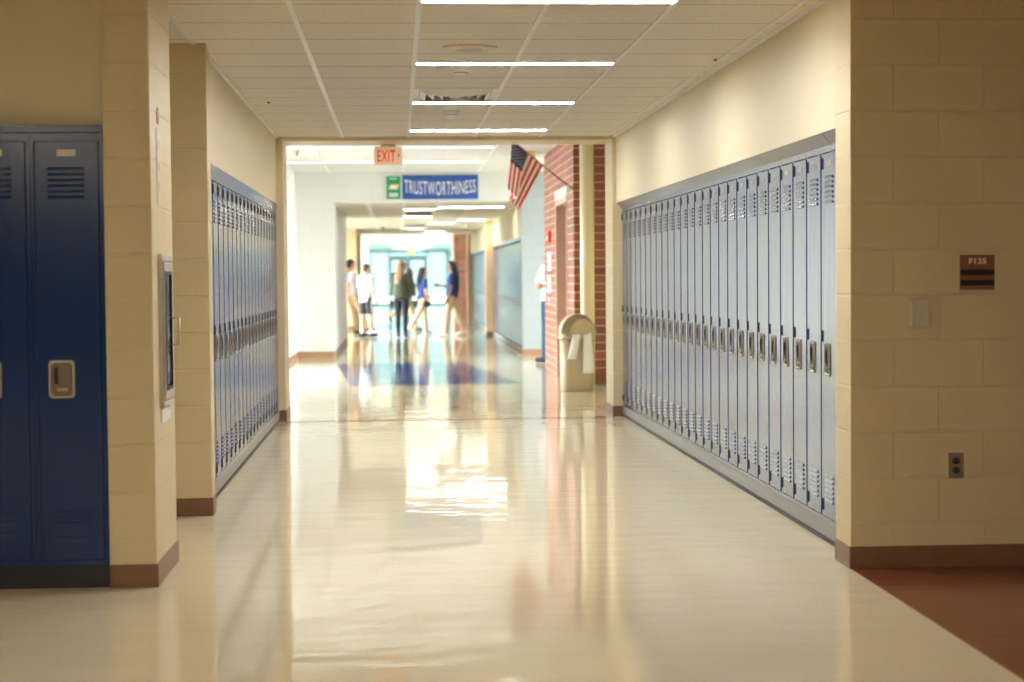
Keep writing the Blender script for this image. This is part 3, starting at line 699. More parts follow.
e = empty('word_banner', (0.72, 28.885, 2.805), 0, 'blue banner reading TRUSTWORTHINESS in white letters over the far corridor', 'banner')
MB().box(-0.63, 0.63, -0.006, 0, -0.2, 0.2).build('banner_sheet', M['banner_blue'], e)
def bwarp(x, y):
    t = x/0.6
    top = 0.075 + 0.035*t*t; bot = -0.15 + 0.05*t*t
    k = (y+0.11)/0.22
    return x, bot + (top-bot)*k + 0.015
text_part('TRUSTWORTHINESS', 0.3, M['paper'], e, (0, -0.008, 0), offset=0.001, width=1.18, height=0.22, warp=bwarp)
e = empty('award_poster', (-0.05, 28.885, 2.80), 0, 'small green poster with a yellow and white emblem left of the blue banner', 'poster')
MB().box(-0.135, 0.135, -0.004, 0, -0.205, 0.205).build('poster_border', M['paper'], e)
MB().box(-0.120, 0.120, -0.006, -0.004, -0.19, 0.19).build('poster_face', M['green'], e)
MB().prism([(-0.09, -0.03), (0.06, -0.03), (0.10, 0.05), (-0.05, 0.05)], 'y', -0.008, -0.006).build('emblem', M['yellow'], e)
MB().prism([(-0.05, -0.02), (0.055, -0.02), (0.07, 0.035), (-0.04, 0.035)], 'y', -0.009, -0.008).build('emblem_text', M['paper'], e)
MB().box(-0.07, 0.07, -0.008, -0.006, -0.15, -0.12).box(-0.07, 0.07, -0.008, -0.006, -0.112, -0.09).box(-0.06, 0.06, -0.008, -0.006, 0.14, 0.155).build('small_print', M['paper'], e)

# flag: pole from the brick corner up and out, cloth on the outer part of the pole
def make_flag():
    e = empty('wall_flag', (2.12, 20.95, 2.36), 0, 'stars and stripes flag hanging from a thin slanted pole on the brick corner', 'flag')
    tip = Vector((-0.74, 0.0, 0.60))   # local, from the pole foot
    MB().tube([(0.0, 0, 0), tip*0.5, tip], [0.011, 0.009, 0.007], 10).build('pole', M['sign_brown'], e)
    MB().tube([(0.02, 0, -0.016), (-0.06, 0, 0.05)], 0.018, 12).box(-0.006, 0.0, -0.03, 0.03, -0.05, 0.05).build('pole_bracket', M['steel_dull'], e)
    MB().ball(tip*1.015, 0.017).build('finial', M['yellow'], e)
    A = tip*0.985; B = Vector((-0.355, 0, 0.288))    # hoist runs along the pole from A to B
    fly = 0.615
    def S(u, v):
        P = A.lerp(B, u)
        # left part of the cloth folds back in front, right part hangs down to the left
        k = min(1, max(0, (u-0.455)/0.012)); k = k*k*(3-2*k)
        dl = Vector((-0.10-0.2*u, 0.0, -1.0)); dr = Vector((-0.34-0.15*max(0, u-0.48)/0.52, 0.0, -0.88))
        d = dl.lerp(dr, k).normalized()
        p = P + d*fly*v*(0.99 if u > 0.5 else 0.95)
        g = min(1, v/0.3)
        p.y += -0.07*(1-k)*g + 0.03*k*g + 0.02*math.sin(u*PI*3+0.6)*v*k + 0.010*math.sin(v*8+u*5)*v
        return p
    nu, nv = 39, 30
    m = MB(); vs = [S(i/nu, j/nv) for i in range(nu+1) for j in range(nv+1)]
    m.v = [tuple(p) for p in vs]
    for i in range(nu):
        for j in range(nv):
            a = i*(nv+1)+j; m.f.append((a, a+1, a+nv+2, a+nv+1)); m.sm.append(True)
            st = i//3
            m.mi.append(2 if (st < 7 and j < 13) else (0 if st % 2 == 0 else 1))
    cl = m.build('cloth', [plain('flag_red', (0.62, 0.025, 0.05), 0.8), plain('flag_white', (0.85, 0.82, 0.80), 0.8), plain('flag_blue', (0.012, 0.018, 0.075), 0.8)], e)
    so = cl.modifiers.new('thickness', 'SOLIDIFY'); so.thickness = 0.003; so.offset = 0
    st = MB()
    for r in range(9):
        for c in range(6 if r % 2 == 0 else 5):
            u = (r+0.8)/9.6*(7/13); v = ((c+0.55 if r % 2 == 0 else c+1.05)/6.1)*0.4
            ce = S(u, v); du = (S(u+0.01, v)-S(u-0.01, v)).normalized(); dv = (S(u, v+0.01)-S(u, v-0.01)).normalized(); nn = du.cross(dv).normalized()
            for sg in (1, -1):
                pts = [ce + nn*0.004*sg + (du*math.cos(a)+dv*math.sin(a))*(0.0092 if q % 2 == 0 else 0.0042) for q, a in enumerate([2*PI*k/10 for k in range(10)])]
                b = len(st.v); st.v += [tuple(p) for p in pts]; st.f.append(tuple(range(b, b+10))); st.mi.append(0); st.sm.append(False)
    st.build('stars', plain('star_white', (0.85, 0.85, 0.85), 0.8), e)
make_flag()

# things on the brick side face (x = BX, facing -x)
e = empty('fire_alarm', (BX, 23.93, 1.86), -PI/2, 'red wall-mounted fire alarm on the brick beside the door frame', 'alarm')
MB().box(-0.06, 0.06, -0.05, 0, -0.08, 0.08).build('alarm_housing', M['red'], e, bevel=0.006)
MB().box(-0.025, 0.025, -0.065, -0.05, -0.05, 0.01).build('strobe_lens', M['paper'], e, bevel=0.003)
for (y, z, w_, h_, mt, lb) in [(24.25, 1.52, 0.42, 0.26, 'paper', 'white notice sheet on the brick below the fire alarm, topmost'),
                               (24.30, 1.20, 0.42, 0.24, 'paper', 'white notice sheet on the brick, lower of the pair'),
                               (24.25, 0.95, 0.36, 0.16, 'red', 'red notice sheet on the brick under the white ones')]:
    e = empty('notice_sheet', (BX, y, z), -PI/2, lb, 'notice')
    MB().box(-w_/2, w_/2, -0.004, 0, -h_/2, h_/2).build('sheet', M[mt], e)
    MB().box(-w_/2+0.04, w_/2-0.04, -0.005, -0.004, 0.02, 0.05).box(-w_/2+0.04, w_/2-0.08, -0.005, -0.004, -0.03, -0.01).build('print', M['banner_blue'] if mt == 'paper' else M['paper'], e)

# ------------------------------------------------------------------ bin
def make_bin():
    e = empty('trash_bin', (2.045, 19.85, 0), 0, 'beige plastic trash bin with domed lid in front of the round column', 'bin')
    def rrect(hx, hy, r, n=5):
        P = []
        for cx, cy, a0 in ((hx-r, hy-r, 0), (-hx+r, hy-r, 90), (-hx+r, -hy+r, 180), (hx-r, -hy+r, 270)):
            for k in range(n+1):
                a = math.radians(a0+90*k/n); P.append((cx+r*math.cos(a), cy+r*math.sin(a)))
        return P
    def loft(m, prof, smooth=True):
        n = 24; b = len(m.v)
        for hx, hy, r, z in prof: m.v += [(x, y, z) for x, y in rrect(hx, hy, r)]
        for i in range(len(prof)-1):
            for k in range(n):
                m.f.append((b+i*n+k, b+i*n+(k+1) % n, b+(i+1)*n+(k+1) % n, b+(i+1)*n+k)); m.mi.append(0); m.sm.append(smooth)
        for i in (0, len(prof)-1):
            m.f.append(tuple(b+i*n+k for k in range(n))); m.mi.append(0); m.sm.append(False)
    m = MB(); loft(m, [(0.170, 0.170, 0.09, 0), (0.178, 0.178, 0.09, 0.01), (0.192, 0.192, 0.10, 0.60)]); m.build('bin_body', M['bin'], e)
    m = MB(); loft(m, [(0.196, 0.196, 0.10, 0.585), (0.205, 0.205, 0.10, 0.595), (0.205, 0.205, 0.10, 0.625), (0.197, 0.197, 0.10, 0.632), (0.203, 0.203, 0.10, 0.640), (0.200, 0.200, 0.10, 0.665)])
    m.build('rim_band', M['bin'], e)
    # dome lid: arched hood, front opening on the left half shown by a hoop
    m = MB(); R = 0.195; seg = 28; nr = 8; th = 0.006
    for rad in (R, R-th):
        b = len(m.v)
        for j in range(nr+1):
            y = -R*0.98 + 2*R*0.98*j/nr
            for k in range(seg+1):
                a = PI*k/seg; m.v.append((rad*math.cos(a), y, 0.66+rad*1.12*math.sin(a)))
        for j in range(nr):
            for k in range(seg):
                m.f.append((b+j*(seg+1)+k, b+(j+1)*(seg+1)+k, b+(j+1)*(seg+1)+k+1, b+j*(seg+1)+k+1)); m.mi.append(0); m.sm.append(True)
    # end walls: rear one closed, front one covers only the right part
    def arch(y, a0, a1, xl):
        P = [(R*math.cos(a0+(a1-a0)*k/20), 0.66+R*1.12*math.sin(a0+(a1-a0)*k/20)) for k in range(21)]
        return P
    m.prism([(R, 0.66)] + arch(0, 0, PI, 0)[1:-1] + [(-R, 0.66)], 'y', R*0.97, R*0.98)
    lid = m.build('dome_lid', M['bin'], e)
    sw = MB(); sw.prism([(0.184*math.cos(PI*k/24), 0.662+0.207*math.sin(PI*k/24)) for k in range(25)], 'y', -R*0.72, -R*0.68)
    P = [(0.045+0.145*math.cos(PI*k/20), 0.662+0.165*math.sin(PI*k/20)) for k in range(21)]
    sw.prism(P, 'y', -R*0.99, -R*0.93); sw.build('swing_flap', M['bin'], e)
    hp = MB().tube([(R*0.99*math.cos(PI*k/24), -R*0.99, 0.66+R*1.11*math.sin(PI*k/24)) for k in range(25)], 0.009, 8); hp.build('lid_rim', M['bin'], e)
    # light towels pushed half way in
    for (x0, x1, xb0, xb1, zt, zb, lb) in ((-0.07, 0.02, -0.13, -0.03, 0.625, 0.37, 'short white paper strip hanging from the bin rim, left of two'),
                                          (0.055, 0.145, 0.045, 0.185, 0.625, 0.205, 'long white paper strip hanging from the bin rim, right of two')):
        p = MB(); n = 8
        for j in range(n+1):
            t = j/n; xa = x0+(xb0-x0)*t; xb = x1+(xb1-x1)*t; z = zt+(zb-zt)*t; y = -0.216-0.008*math.sin(t*3)
            p.v += [(xa, y, z), ((xa+xb)/2, y-0.006, z), (xb, y, z)]
        for j in range(n):
            for k in range(2): p.f.append((3*j+k, 3*j+k+1, 3*j+k+4, 3*j+k+3)); p.mi.append(0); p.sm.append(True)
        b = len(p.v); p.v += [(x0, -0.19, zt+0.045), ((x0+x1)/2, -0.19, zt+0.045), (x1, -0.19, zt+0.045)]
        for k in range(2): p.f.append((k, k+1, b+k+1, b+k)); p.mi.append(0); p.sm.append(True)
        o = p.build('paper_strip', M['paper'], loc=(2.045, 19.85, 0)); s = o.modifiers.new('thickness', 'SOLIDIFY'); s.thickness = 0.002
        tag(o, lb, 'paper')
make_bin()
# far corridor ceiling details
for y, lb in ((33.6, 'blurred air diffuser in the far corridor ceiling, nearer of two'), (41.5, 'blurred air diffuser in the far corridor ceiling, farther of two')):
    e = empty('air_diffuser', (0.42, y, ZA), 0, lb, 'vent')
    m = MB(); sqring(m, 0.298, -0.003, 0.255, -0.006); m.build('diffuser_frame', M['tbar'], e)
    MB().box(-0.255, 0.255, -0.255, 0.255, -0.002, -0.0005).build('duct_opening', M['steel_dull'], e)
    for a in (0.25, 0.17, 0.09):
        m = MB(); sqring(m, a, -0.06, a-0.045, -0.008); m.build('vane', M['steel'], e)
o = MB().lathe([(0.06, 0), (0.06, -0.02), (0.04, -0.05), (0, -0.06)], 20).build('smoke_detector', M['steel_dull'], loc=(-0.35, 43.0, ZA)); tag(o, 'dark smoke detector on the far corridor ceiling, left side', 'smoke detector')
o = MB().lathe([(0.06, 0), (0.06, -0.02), (0.04, -0.05), (0, -0.06)], 20).build('smoke_detector', M['tbar'], loc=(1.63, 42.0, ZA)); tag(o, 'white smoke detector on the far corridor ceiling, right side', 'smoke detector')
o = MB().lathe([(0.03, 0), (0.03, -0.03), (0.012, -0.05), (0.03, -0.07)], 16).build('pendent_sprinkler', M['cove_tan'], loc=(-1.35, 23.9, ZLB)); tag(o, 'small sprinkler head in the lobby ceiling at the left', 'sprinkler')
# ------------------------------------------------------------------ people
def remeshed(mb, name, mat, parent, voxel, smooth=4):
    me = mb.mesh(name+'_raw', mat); o = bpy.data.objects.new(name, me); COL.objects.link(o)
    r = o.modifiers.new('union', 'REMESH'); r.mode = 'VOXEL'; r.voxel_size = voxel; r.use_smooth_shade = True
    s = o.modifiers.new('soften', 'SMOOTH'); s.iterations = smooth; s.factor = 0.5
    dg = bpy.context.evaluated_depsgraph_get(); dg.update()
    m2 = bpy.data.meshes.new_from_object(o.evaluated_get(dg)); m2.name = name
    bpy.data.objects.remove(o); bpy.data.meshes.remove(me)
    m2.materials.clear(); m2.materials.append(mat)
    for p in m2.polygons: p.material_index = 0; p.use_smooth = True
    q = bpy.data.objects.new(name, m2); COL.objects.link(q); q.parent = parent; return q
def rad(d): return math.radians(d)
def capsule(m, pts, rs, seg=12):
    m.tube(pts, rs, seg)
    m.ball(pts[0], rs[0]*0.995, 12, 8); m.ball(pts[-1], rs[-1]*0.995, 12, 8)
def skel(h, P, female):
    """joints in a frame facing +y; P = pose dict (degrees)"""
    J = {}; s = h/1.75
    lean = rad(P.get('lean', 0)); twist = rad(P.get('twist', 0))
    pel = Vector((0, 0, 0.93)); J['pel'] = pel
    up = Vector((math.sin(rad(P.get('side', 0))), math.sin(lean), math.cos(lean))).normalized()
    J['waist'] = pel + up*0.14; J['chest'] = pel + up*0.36; J['neck'] = pel + up*0.53
    hd = rad(P.get('head_tilt', 0))
    J['head'] = J['neck'] + Vector((0, 0.02+0.15*math.sin(hd), 0.15*math.cos(hd)))
    RT = Matrix.Rotation(twist, 3, 'Z'); sw = 0.165 if female else 0.19
    for sd, sg in (('l', -1), ('r', 1)):
        hip = pel + Vector((sg*0.088, 0, -0.02)); a = rad(P.get('leg_'+sd, 0)); k = rad(P.get('knee_'+sd, 0)); ab = rad(P.get('abd_'+sd, 2))
        knee = hip + Vector((sg*math.sin(ab), math.sin(a), -math.cos(a))).normalized()*0.43
        b = a-k
        ank = knee + Vector((sg*math.sin(ab)*0.6, math.sin(b), -math.cos(b))).normalized()*0.415
        J['hip_'+sd], J['knee_'+sd], J['ank_'+sd] = hip, knee, ank
        fa = rad(P.get('foot_'+sd, 0)); J['toe_'+sd] = ank + Vector((sg*0.03, math.cos(fa), -math.sin(fa)-0.0)).normalized()*0.17 + Vector((0, 0, -0.045))
        J['heel_'+sd] = ank + Vector((0, -0.05*math.cos(fa), -0.05+0.05*math.sin(fa)))
        sh = J['neck'] + RT @ Vector((sg*sw, 0, -0.07)); a = rad(P.get('arm_'+sd, 0)); ab = rad(P.get('out_'+sd, 8)); e = rad(P.get('elb_'+sd, 10)); inn = rad(P.get('in_'+sd, 0))
        u = Vector((sg*math.sin(ab), math.sin(a)*math.cos(ab), -math.cos(a)*math.cos(ab)))
        el = sh + (RT @ u)*0.285
        v = Vector((sg*math.sin(ab)*0.5*math.cos(e), math.sin(a+e), -math.cos(a+e))).normalized()
        v = Matrix.Rotation(sg*inn, 3, 'Z') @ v
        wr = el + (RT @ v).normalized()*0.25
        J['sh_'+sd], J['el_'+sd], J['wr_'+sd] = sh, el, wr; J['hd_'+sd] = (wr-el).normalized()
    dz = -min(J['ank_l'].z, J['ank_r'].z) + 0.085
    for k in list(J):
        if not k.startswith('hd_'): J[k] = (J[k] + Vector((0, 0, dz)))*s
    J['s'] = s; return J
def hand(m, wr, d, sg, s, curl=25):
    d = d.normalized(); side = d.cross(Vector((sg, 0, 0.0001))).normalized()  # spread direction (front/back)
    if side.y < 0: side = -side
    nrm = side.cross(d).normalized()
    if nrm.x*sg > 0: nrm = -nrm          # palm faces the body
    pc = wr + d*0.045*s
    m.ball(pc, (0.018*s, 0.040*s, 0.048*s), 12, 8, rot=Matrix((nrm, side, d)).transposed())
    for i, L in enumerate((0.068, 0.078, 0.073, 0.057)):
        b = wr + d*0.082*s + side*(0.030-0.0195*i)*s
        k1, k2 = rad(curl*(0.6+0.15*i)), rad(curl*(1.5+0.25*i))
        p1 = b + (d*math.cos(k1)+nrm*math.sin(k1))*L*0.5*s; p2 = p1 + (d*math.cos(k2)+nrm*math.sin(k2))*L*0.5*s
        capsule(m, [b-d*0.02*s, b, p1, p2], [0.0090*s, 0.0090*s, 0.0082*s, 0.0070*s], 8)
    t0 = wr + d*0.030*s + side*0.030*s; t1 = t0 + (d*0.7+side*0.6+nrm*0.35).normalized()*0.036*s; t2 = t1 + (d*0.95+side*0.1+nrm*0.5).normalized()*0.030*s
    capsule(m, [wr+d*0.015*s, t0, t1, t2], [0.012*s, 0.011*s, 0.0095*s, 0.0078*s], 8)
def person(label, loc, face, h, P, female, skin, outfit, group='people standing in the far corridor'):
    """face = compass angle of the facing direction from +y, clockwise, degrees"""
    root = empty('person', loc, -rad(face), label, 'person', group)
    J = skel(h, P, female); s = J['s']; sk = M[skin]
    # --- body
    m = MB(); hx = J['head']; turn = Matrix.Rotation(-rad(P.get('head_turn', 0)), 3, 'Z')
    def H(x, y, z): return hx + turn @ Vector((x*s, y*s, z*s))
    m.ball(H(0, -0.005, 0.035), (0.074*s, 0.092*s, 0.088*s), 20, 14, rot=turn)
    m.ball(H(0, 0.020, -0.035), (0.058*s, 0.068*s, 0.082*s), 18, 12, rot=turn)
    m.ball(H(0, 0.062, -0.085), (0.026*s, 0.022*s, 0.022*s), 12, 8)
    capsule(m, [H(0, 0.082, 0.018), H(0, 0.104, -0.020)], [0.009*s, 0.014*s], 8)
    m.ball(H(0, 0.085, -0.052), (0.024*s, 0.012*s, 0.010*s), 12, 8, rot=turn)
    m.ball(H(0, 0.078, 0.038), (0.050*s, 0.016*s, 0.010*s), 12, 8, rot=turn)
    for sg in (-1, 1): m.ball(H(sg*0.076, -0.005, -0.005), (0.010*s, 0.018*s, 0.030*s), 10, 8, rot=turn)
    nk = 0.048 if female else 0.056
    capsule(m, [J['neck']-Vector((0, 0, 0.04*s)), J['neck']+Vector((0, 0.005, 0.03*s)), hx+Vector((0, -0.005, -0.05*s))], [nk*1.25*s, nk*s, nk*s], 14)
    cw, cd = (0.135, 0.095) if female else (0.155, 0.105)
    ww, wd = (0.115, 0.085) if female else (0.14, 0.10)
    ph = 0.155 if female else 0.148
    m.tube([J['pel']-Vector((0, 0, 0.10*s)), J['pel'], J['waist'], J['chest'], J['neck']-Vector((0, 0, 0.05*s))], [0.10*s, ph*s, ww*s, cw*s, 0.10*s], 20, ry=[0.09*s, 0.115*s, wd*s, cd*s, 0.06*s])
    for sd, sg in (('l', -1), ('r', 1)):
        capsule(m, [J['sh_'+sd]-Vector((sg*0.06*s, 0, 0)), J['sh_'+sd]], [0.055*s, 0.050*s])
        au = 0.042 if female else 0.050
        mid = J['sh_'+sd].lerp(J['el_'+sd], 0.4)
        capsule(m, [J['sh_'+sd], mid, J['el_'+sd]], [au*1.05*s, au*s, 0.036*s])
        capsule(m, [J['el_'+sd], J['el_'+sd].lerp(J['wr_'+sd], 0.3), J['wr_'+sd]], [0.036*s, 0.038*s, 0.024*s])
        hand(m, J['wr_'+sd], J['hd_'+sd], sg, s, P.get('curl_'+sd, 25))
        capsule(m, [J['hip_'+sd], J['hip_'+sd].lerp(J['knee_'+sd], 0.4), J['knee_'+sd]], [0.085*s, 0.078*s, 0.054*s], 16)
        capsule(m, [J['knee_'+sd], J['knee_'+sd].lerp(J['ank_'+sd], 0.3), J['ank_'+sd]], [0.052*s, 0.056*s, 0.036*s], 14)
        capsule(m, [J['heel_'+sd]+Vector((0, 0, 0.01)), J['toe_'+sd]+Vector((0, 0, 0.005))], [0.030*s, 0.026*s])
    remeshed(m, 'body', sk, root, 0.0065, 3)
    # eyes and mouth
    for sg in (-1, 1):
        e = MB().ball(H(sg*0.030, 0.083, 0.012), (0.012*s, 0.008*s, 0.008*s), 12, 8, rot=turn).build('eye', M['eye_white'], root)
        MB().ball(H(sg*0.030, 0.0895, 0.012), 0.0048*s, 10, 6).build('iris', M['black'], e)
    MB().ball(H(0, 0.094, -0.052), (0.021*s, 0.006*s, 0.006*s), 12, 8, rot=turn).build('lips', M['lips'], root)
    # --- hair
    hm = M[outfit['hair']]; m = MB()
    m.ball(H(0, -0.020, 0.050), (0.084*s, 0.094*s, 0.088*s), 20, 14, rot=turn)
    m.ball(H(0, -0.055, 0.000), (0.074*s, 0.058*s, 0.085*s), 16, 12, rot=turn)
    if outfit.get('short'):
        pass
    else:
        L = outfit.get('hair_len', 0.45); wdt = outfit.get('hair_w', 0.075)
        bk = [H(0, -0.075, 0.02), H(0, -0.105, -0.12), H(0, -0.135, -0.22), H(0, -0.135, -0.30-0.3*L), H(0, -0.12, -L-0.05)]
        m.tube(bk, [wdt*s, wdt*1.02*s, wdt*1.15*s, wdt*1.05*s, wdt*0.5*s], 14, ry=[0.05*s, 0.05*s, 0.045*s, 0.04*s, 0.02*s])
        for sg in (-1, 1):
            capsule(m, [H(sg*0.062, 0.03, 0.06), H(sg*0.078, -0.005, 0.0), H(sg*0.078, -0.03, -0.09), H(sg*0.075, -0.08, -0.2)], [0.022*s, 0.026*s, 0.030*s, 0.03*s])
            for q in range(3):
                capsule(m, [H(sg*(0.02+0.02*q), -0.10, -0.05), H(sg*(0.025+0.022*q), -0.15, -0.2-0.02*q), H(sg*(0.02+0.024*q), -0.14, -L-0.05+0.03*q)], [0.02*s, 0.02*s, 0.008*s], 8)
    remeshed(m, 'hair', hm, root, 0.009, 3)
    # --- shirt
    g = outfit.get('loose', 0.014); sm = M[outfit['shirt']]; m = MB()
    hem = outfit.get('hem', 0.04)
    m.tube([J['pel']-Vector((0, 0, hem*s)), J['pel']+Vector((0, 0, 0.05*s)), J['waist'], J['chest'], J['neck']-Vector((0, 0, 0.06*s)), J['neck']-Vector((0, 0, 0.015*s))],
           [(ph+g)*s, (ph+g*0.9)*s, (ww+g*1.6)*s, (cw+g)*s, 0.115*s, (nk+0.012)*s], 22,
           ry=[(0.118+g)*s, (0.115+g)*s, (wd+g*1.6)*s, (cd+g)*s, (0.072)*s, (nk+0.012)*s])
    sl = outfit.get('sleeve', 0.75)
    for sd, sg in (('l', -1), ('r', 1)):
        capsule(m, [J['sh_'+sd]-Vector((sg*0.07*s, 0, 0.0)), J['sh_'+sd]], [0.060*s, (au+g+0.004)*s])
        if sl <= 1:
            m.tube([J['sh_'+sd], J['sh_'+sd].lerp(J['el_'+sd], sl)], [(au+g+0.004)*s, (au+g+0.004)*s], 14)
        else:
            el = J['el_'+sd]; m.tube([J['sh_'+sd], el], [(au+g+0.004)*s, (0.042+g)*s], 14); m.ball(el, (0.042+g)*s)
            m.tube([el, el.lerp(J['wr_'+sd], sl-1)], [(0.042+g)*s, (0.030+g)*s], 14)
    if female and P.get('bust', 1):
        for sg in (-1, 1): m.ball(J['chest']+Vector((sg*0.065*s, 0.075*s, 0.0)), (0.055*s, 0.045*s, 0.055*s))
    remeshed(m, outfit.get('shirt_name', 'shirt'), sm, root, 0.010, 4)
    # --- trousers
    pm = M[outfit['pants']]; gp = outfit.get('pgap', 0.012); m = MB()
    m.tube([J['pel']-Vector((0, 0, 0.09*s)), J['pel']-Vector((0, 0, 0.03*s)), J['pel']+Vector((0, 0, 0.07*s))], [0.13*s, (ph+gp*0.6)*s, (ph-0.012)*s], 20, ry=[0.10*s, 0.120*s, 0.105*s])
    for sd in ('l', 'r'):
        hp, kn, an = J['hip_'+sd], J['knee_'+sd], J['ank_'+sd]
        m.ball(hp-Vector((0, 0, 0.02*s)), (0.090+gp*0.5)*s)
        if outfit.get('shorts'):
            q = hp.lerp(kn, 0.88); m.tube([hp, hp.lerp(kn, 0.5), q], [(0.088+gp)*s, (0.080+gp)*s, (0.076+gp)*s], 16)
            if outfit.get('stripe'):
                for sg in ((-1,) if sd == 'l' else (1,)):
                    st = MB().tube([hp+Vector((sg*0.088*s, 0, -0.02)), q+Vector((sg*0.084*s, 0, 0))], 0.016*s, 8)
                    st.build('side_stripe', M['cloth_white'], root)
        else:
            m.tube([hp, hp.lerp(kn, 0.45), kn], [(0.086+gp)*s, (0.078+gp)*s, (0.055+gp)*s], 16); m.ball(kn, (0.055+gp)*s)
            cuff = outfit.get('cuff', 0.046)
            m.tube([kn, kn.lerp(an, 0.35), an-Vector((0, 0, 0.015*s))], [(0.055+gp)*s, (0.056+gp)*s, (cuff+gp)*s], 16)
    remeshed(m, 'shorts' if outfit.get('shorts') else 'trousers', pm, root, 0.010, 3)
    # --- shoes
    for sd in ('l', 'r'):
        m = MB(); he, to, an = J['heel_'+sd], J['toe_'+sd], J['ank_'+sd]
        capsule(m, [he+Vector((0, 0, 0.012*s)), he.lerp(to, 0.5)+Vector((0, 0, 0.014*s)), to+Vector((0, 0, 0.004*s))], [0.040*s, 0.046*s, 0.036*s])
        if not outfit.get('flat'): m.tube([he.lerp(an, 0.2)+Vector((0, 0.02, 0)), an+Vector((0, 0.005, 0.01*s))], [0.042*s, 0.042*s], 12)
        # flat sole
        lo = min(he.z, to.z)-0.036*s
        o = remeshed(m, 'shoe', M[outfit['shoes']], root, 0.008, 2)
        if outfit.get('sock'):
            MB().tube([an, an+Vector((0, 0, 0.09*s))+(J['knee_'+sd]-an)*0.0], [0.040*s, 0.044*s], 14).build('sock', M['cloth_white'], root)
    root['_j'] = 0; del root['_j']
    return root, J
def cloth(n, c): M[n] = plain(n, c, 0.85, bump=0.3, scale=120)
cloth('cloth_white', (0.78, 0.78, 0.78)); cloth('cloth_lilac', (0.62, 0.58, 0.68)); cloth('cloth_khaki', (0.50, 0.36, 0.22)); cloth('cloth_black', (0.012, 0.012, 0.014))
cloth('cloth_olive', (0.055, 0.060, 0.042)); cloth('cloth_denim', (0.006, 0.010, 0.022)); cloth('cloth_jeans', (0.025, 0.055, 0.11)); cloth('cloth_blue', (0.005, 0.026, 0.13))
M['skin_tan'] = plain('skin_tan', (0.50, 0.25, 0.15), 0.5); M['skin_light'] = plain('skin_light', (0.62, 0.38, 0.27), 0.5); M['skin_brown'] = plain('skin_brown', (0.20, 0.085, 0.045), 0.5)
M['eye_white'] = plain('eye_white', (0.8, 0.8, 0.8), 0.2); M['lips'] = plain('lips', (0.40, 0.13, 0.11), 0.4)
M['hair_black'] = plain('hair_black', (0.008, 0.007, 0.008), 0.45); M['hair_brown'] = plain('hair_brown', (0.05, 0.022, 0.012), 0.5); M['hair_blond'] = plain('hair_blond', (0.30, 0.17, 0.085), 0.5)
M['shoe_white'] = plain('shoe_white', (0.72, 0.68, 0.62), 0.5); M['shoe_brown'] = plain('shoe_brown', (0.10, 0.045, 0.02), 0.5); M['bag_tan'] = plain('bag_tan_leather', (0.34, 0.17, 0.10), 0.5)
M['shoe_khaki'] = plain('shoe_khaki', (0.40, 0.28, 0.18), 0.6)

# man leaning against the left wall
person('person in lilac shirt and khaki trousers leaning on the left wall', (-1.07, 40.6, 0), 70, 1.76,
       dict(lean=-4, leg_l=14, knee_l=6, leg_r=26, knee_r=6, foot_r=-6, arm_l=-25, arm_r=-28, elb_l=25, elb_r=30, out_l=12, out_r=10, head_tilt=6), False, 'skin_tan',
       dict(hair='hair_black', short=1, shirt='cloth_lilac', sleeve=0.8, pants='cloth_khaki', shoes='shoe_brown', loose=0.022))
# boy
r, J = person('person in white T-shirt, black shorts and black sneakers, back half turned', (-0.70, 38.5, 0), 50, 1.62,
       dict(lean=0, leg_l=-2, knee_l=0, leg_r=6, knee_r=4, arm_l=6, arm_r=-2, elb_r=28, elb_l=20, out_r=10, out_l=10, head_turn=8, abd_l=3, abd_r=3), False, 'skin_tan',
       dict(hair='hair_brown', short=1, shirt='cloth_white', sleeve=0.8, pants='cloth_black', shorts=1, stripe=1, shoes='cloth_black', sock=1, loose=0.026, hem=0.10))
# woman in olive sweater
r, J = person('person with long blond hair, olive sweater and dark jeans seen from behind', (0.08, 38.0, 0), 12, 1.68,
       dict(lean=0, leg_l=3, knee_l=3, leg_r=-2, knee_r=1, arm_l=8, elb_l=38, in_l=10, arm_r=4, elb_r=45, out_r=10, out_l=9, head_turn=25, abd_l=0, abd_r=0, side=1), True, 'skin_light',
       dict(hair='hair_blond', hair_len=0.34, shirt='cloth_olive', shirt_name='sweater', sleeve=1.85, pants='cloth_denim', shoes='shoe_brown', flat=1, loose=0.045, pgap=0.008, cuff=0.038, hem=0.06))
# purse strap of the woman runs across her back
o = MB().tube([(-0.12, -0.10, 1.40), (-0.03, -0.168, 1.28), (0.08, -0.172, 1.10), (0.19, -0.12, 0.98)], 0.009, 8).build('purse_strap', M['shoe_brown'], r)
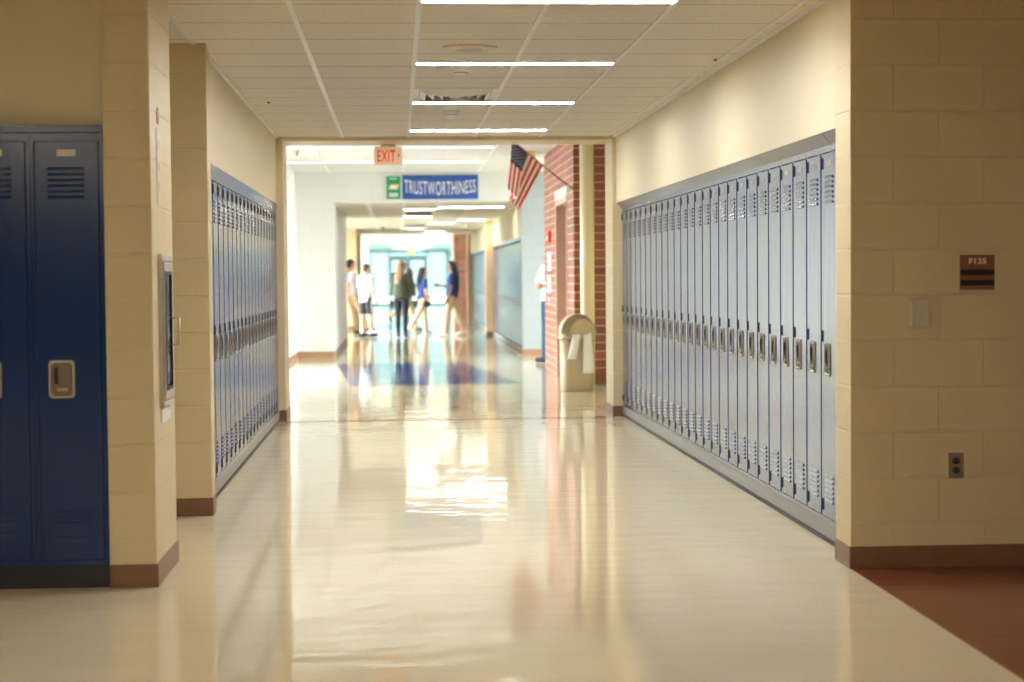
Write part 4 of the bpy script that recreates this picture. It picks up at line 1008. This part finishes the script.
# walking person hidden behind her
person('person in khaki walking behind the olive sweater, only one foot and one arm showing', (0.24, 42.6, 0), 80, 1.56,
       dict(lean=6, leg_l=20, knee_l=6, leg_r=-16, knee_r=72, foot_r=70, arm_l=18, arm_r=34, elb_l=20, elb_r=20, out_r=16, out_l=12), True, 'skin_light',
       dict(hair='hair_brown', hair_len=0.2, shirt='cloth_blue', sleeve=0.7, pants='cloth_khaki', shoes='shoe_brown'))
# girl in blue, profile right
r, J = person('person in blue polo and khaki trousers standing right of the olive sweater', (0.58, 40.1, 0), 62, 1.55,
       dict(lean=-2, leg_l=12, knee_l=6, leg_r=-28, knee_r=8, foot_r=26, arm_l=10, elb_l=50, arm_r=-4, elb_r=22, out_r=8, out_l=10, head_turn=14), True, 'skin_tan',
       dict(hair='hair_black', hair_len=0.30, hair_w=0.06, shirt='cloth_blue', sleeve=0.75, pants='cloth_khaki', shoes='shoe_white', loose=0.018))
e = empty('belt_pouch', (0.66, 39.80, 0.70), 0, 'small black pouch held at the thigh of the girl in the blue polo', 'pouch')
MB().ball((0, 0, 0), (0.085, 0.05, 0.075), 16, 10).build('pouch_body', M['cloth_black'], e)
MB().tube([(-0.07, 0, 0.04), (-0.04, 0, 0.13), (0.04, 0, 0.13), (0.07, 0, 0.04)], 0.008, 8).build('pouch_strap', M['cloth_black'], e)
# girl with very long black hair, profile left
r, J = person('person with waist-long black hair in blue polo and khaki trousers facing left', (1.20, 38.7, 0), -80, 1.68,
       dict(lean=-2, leg_l=11, knee_l=3, leg_r=-15, knee_r=6, foot_r=12, arm_l=-2, elb_l=22, arm_r=16, elb_r=85, out_r=6, out_l=8, head_turn=0), True, 'skin_brown',
       dict(hair='hair_black', hair_len=0.62, hair_w=0.085, shirt='cloth_blue', sleeve=0.75, pants='cloth_khaki', shoes='shoe_white', loose=0.02))
M['bag_white'] = plain('bag_white_cloth', (0.75, 0.72, 0.74), 0.8)
# person by the brick wall
person('person in white T-shirt and jeans half hidden behind the far end of the brick wall', (2.32, 26.15, 0), -40, 1.76,
       dict(lean=0, side=7, leg_l=3, knee_l=2, leg_r=-2, knee_r=0, arm_l=8, elb_l=92, in_l=62, arm_r=12, elb_r=88, in_r=62, out_r=18, out_l=24), False, 'skin_tan',
       dict(hair='hair_brown', short=1, shirt='cloth_white', sleeve=0.8, pants='cloth_jeans', shoes='cloth_black', loose=0.03), group='people near the brick wall')
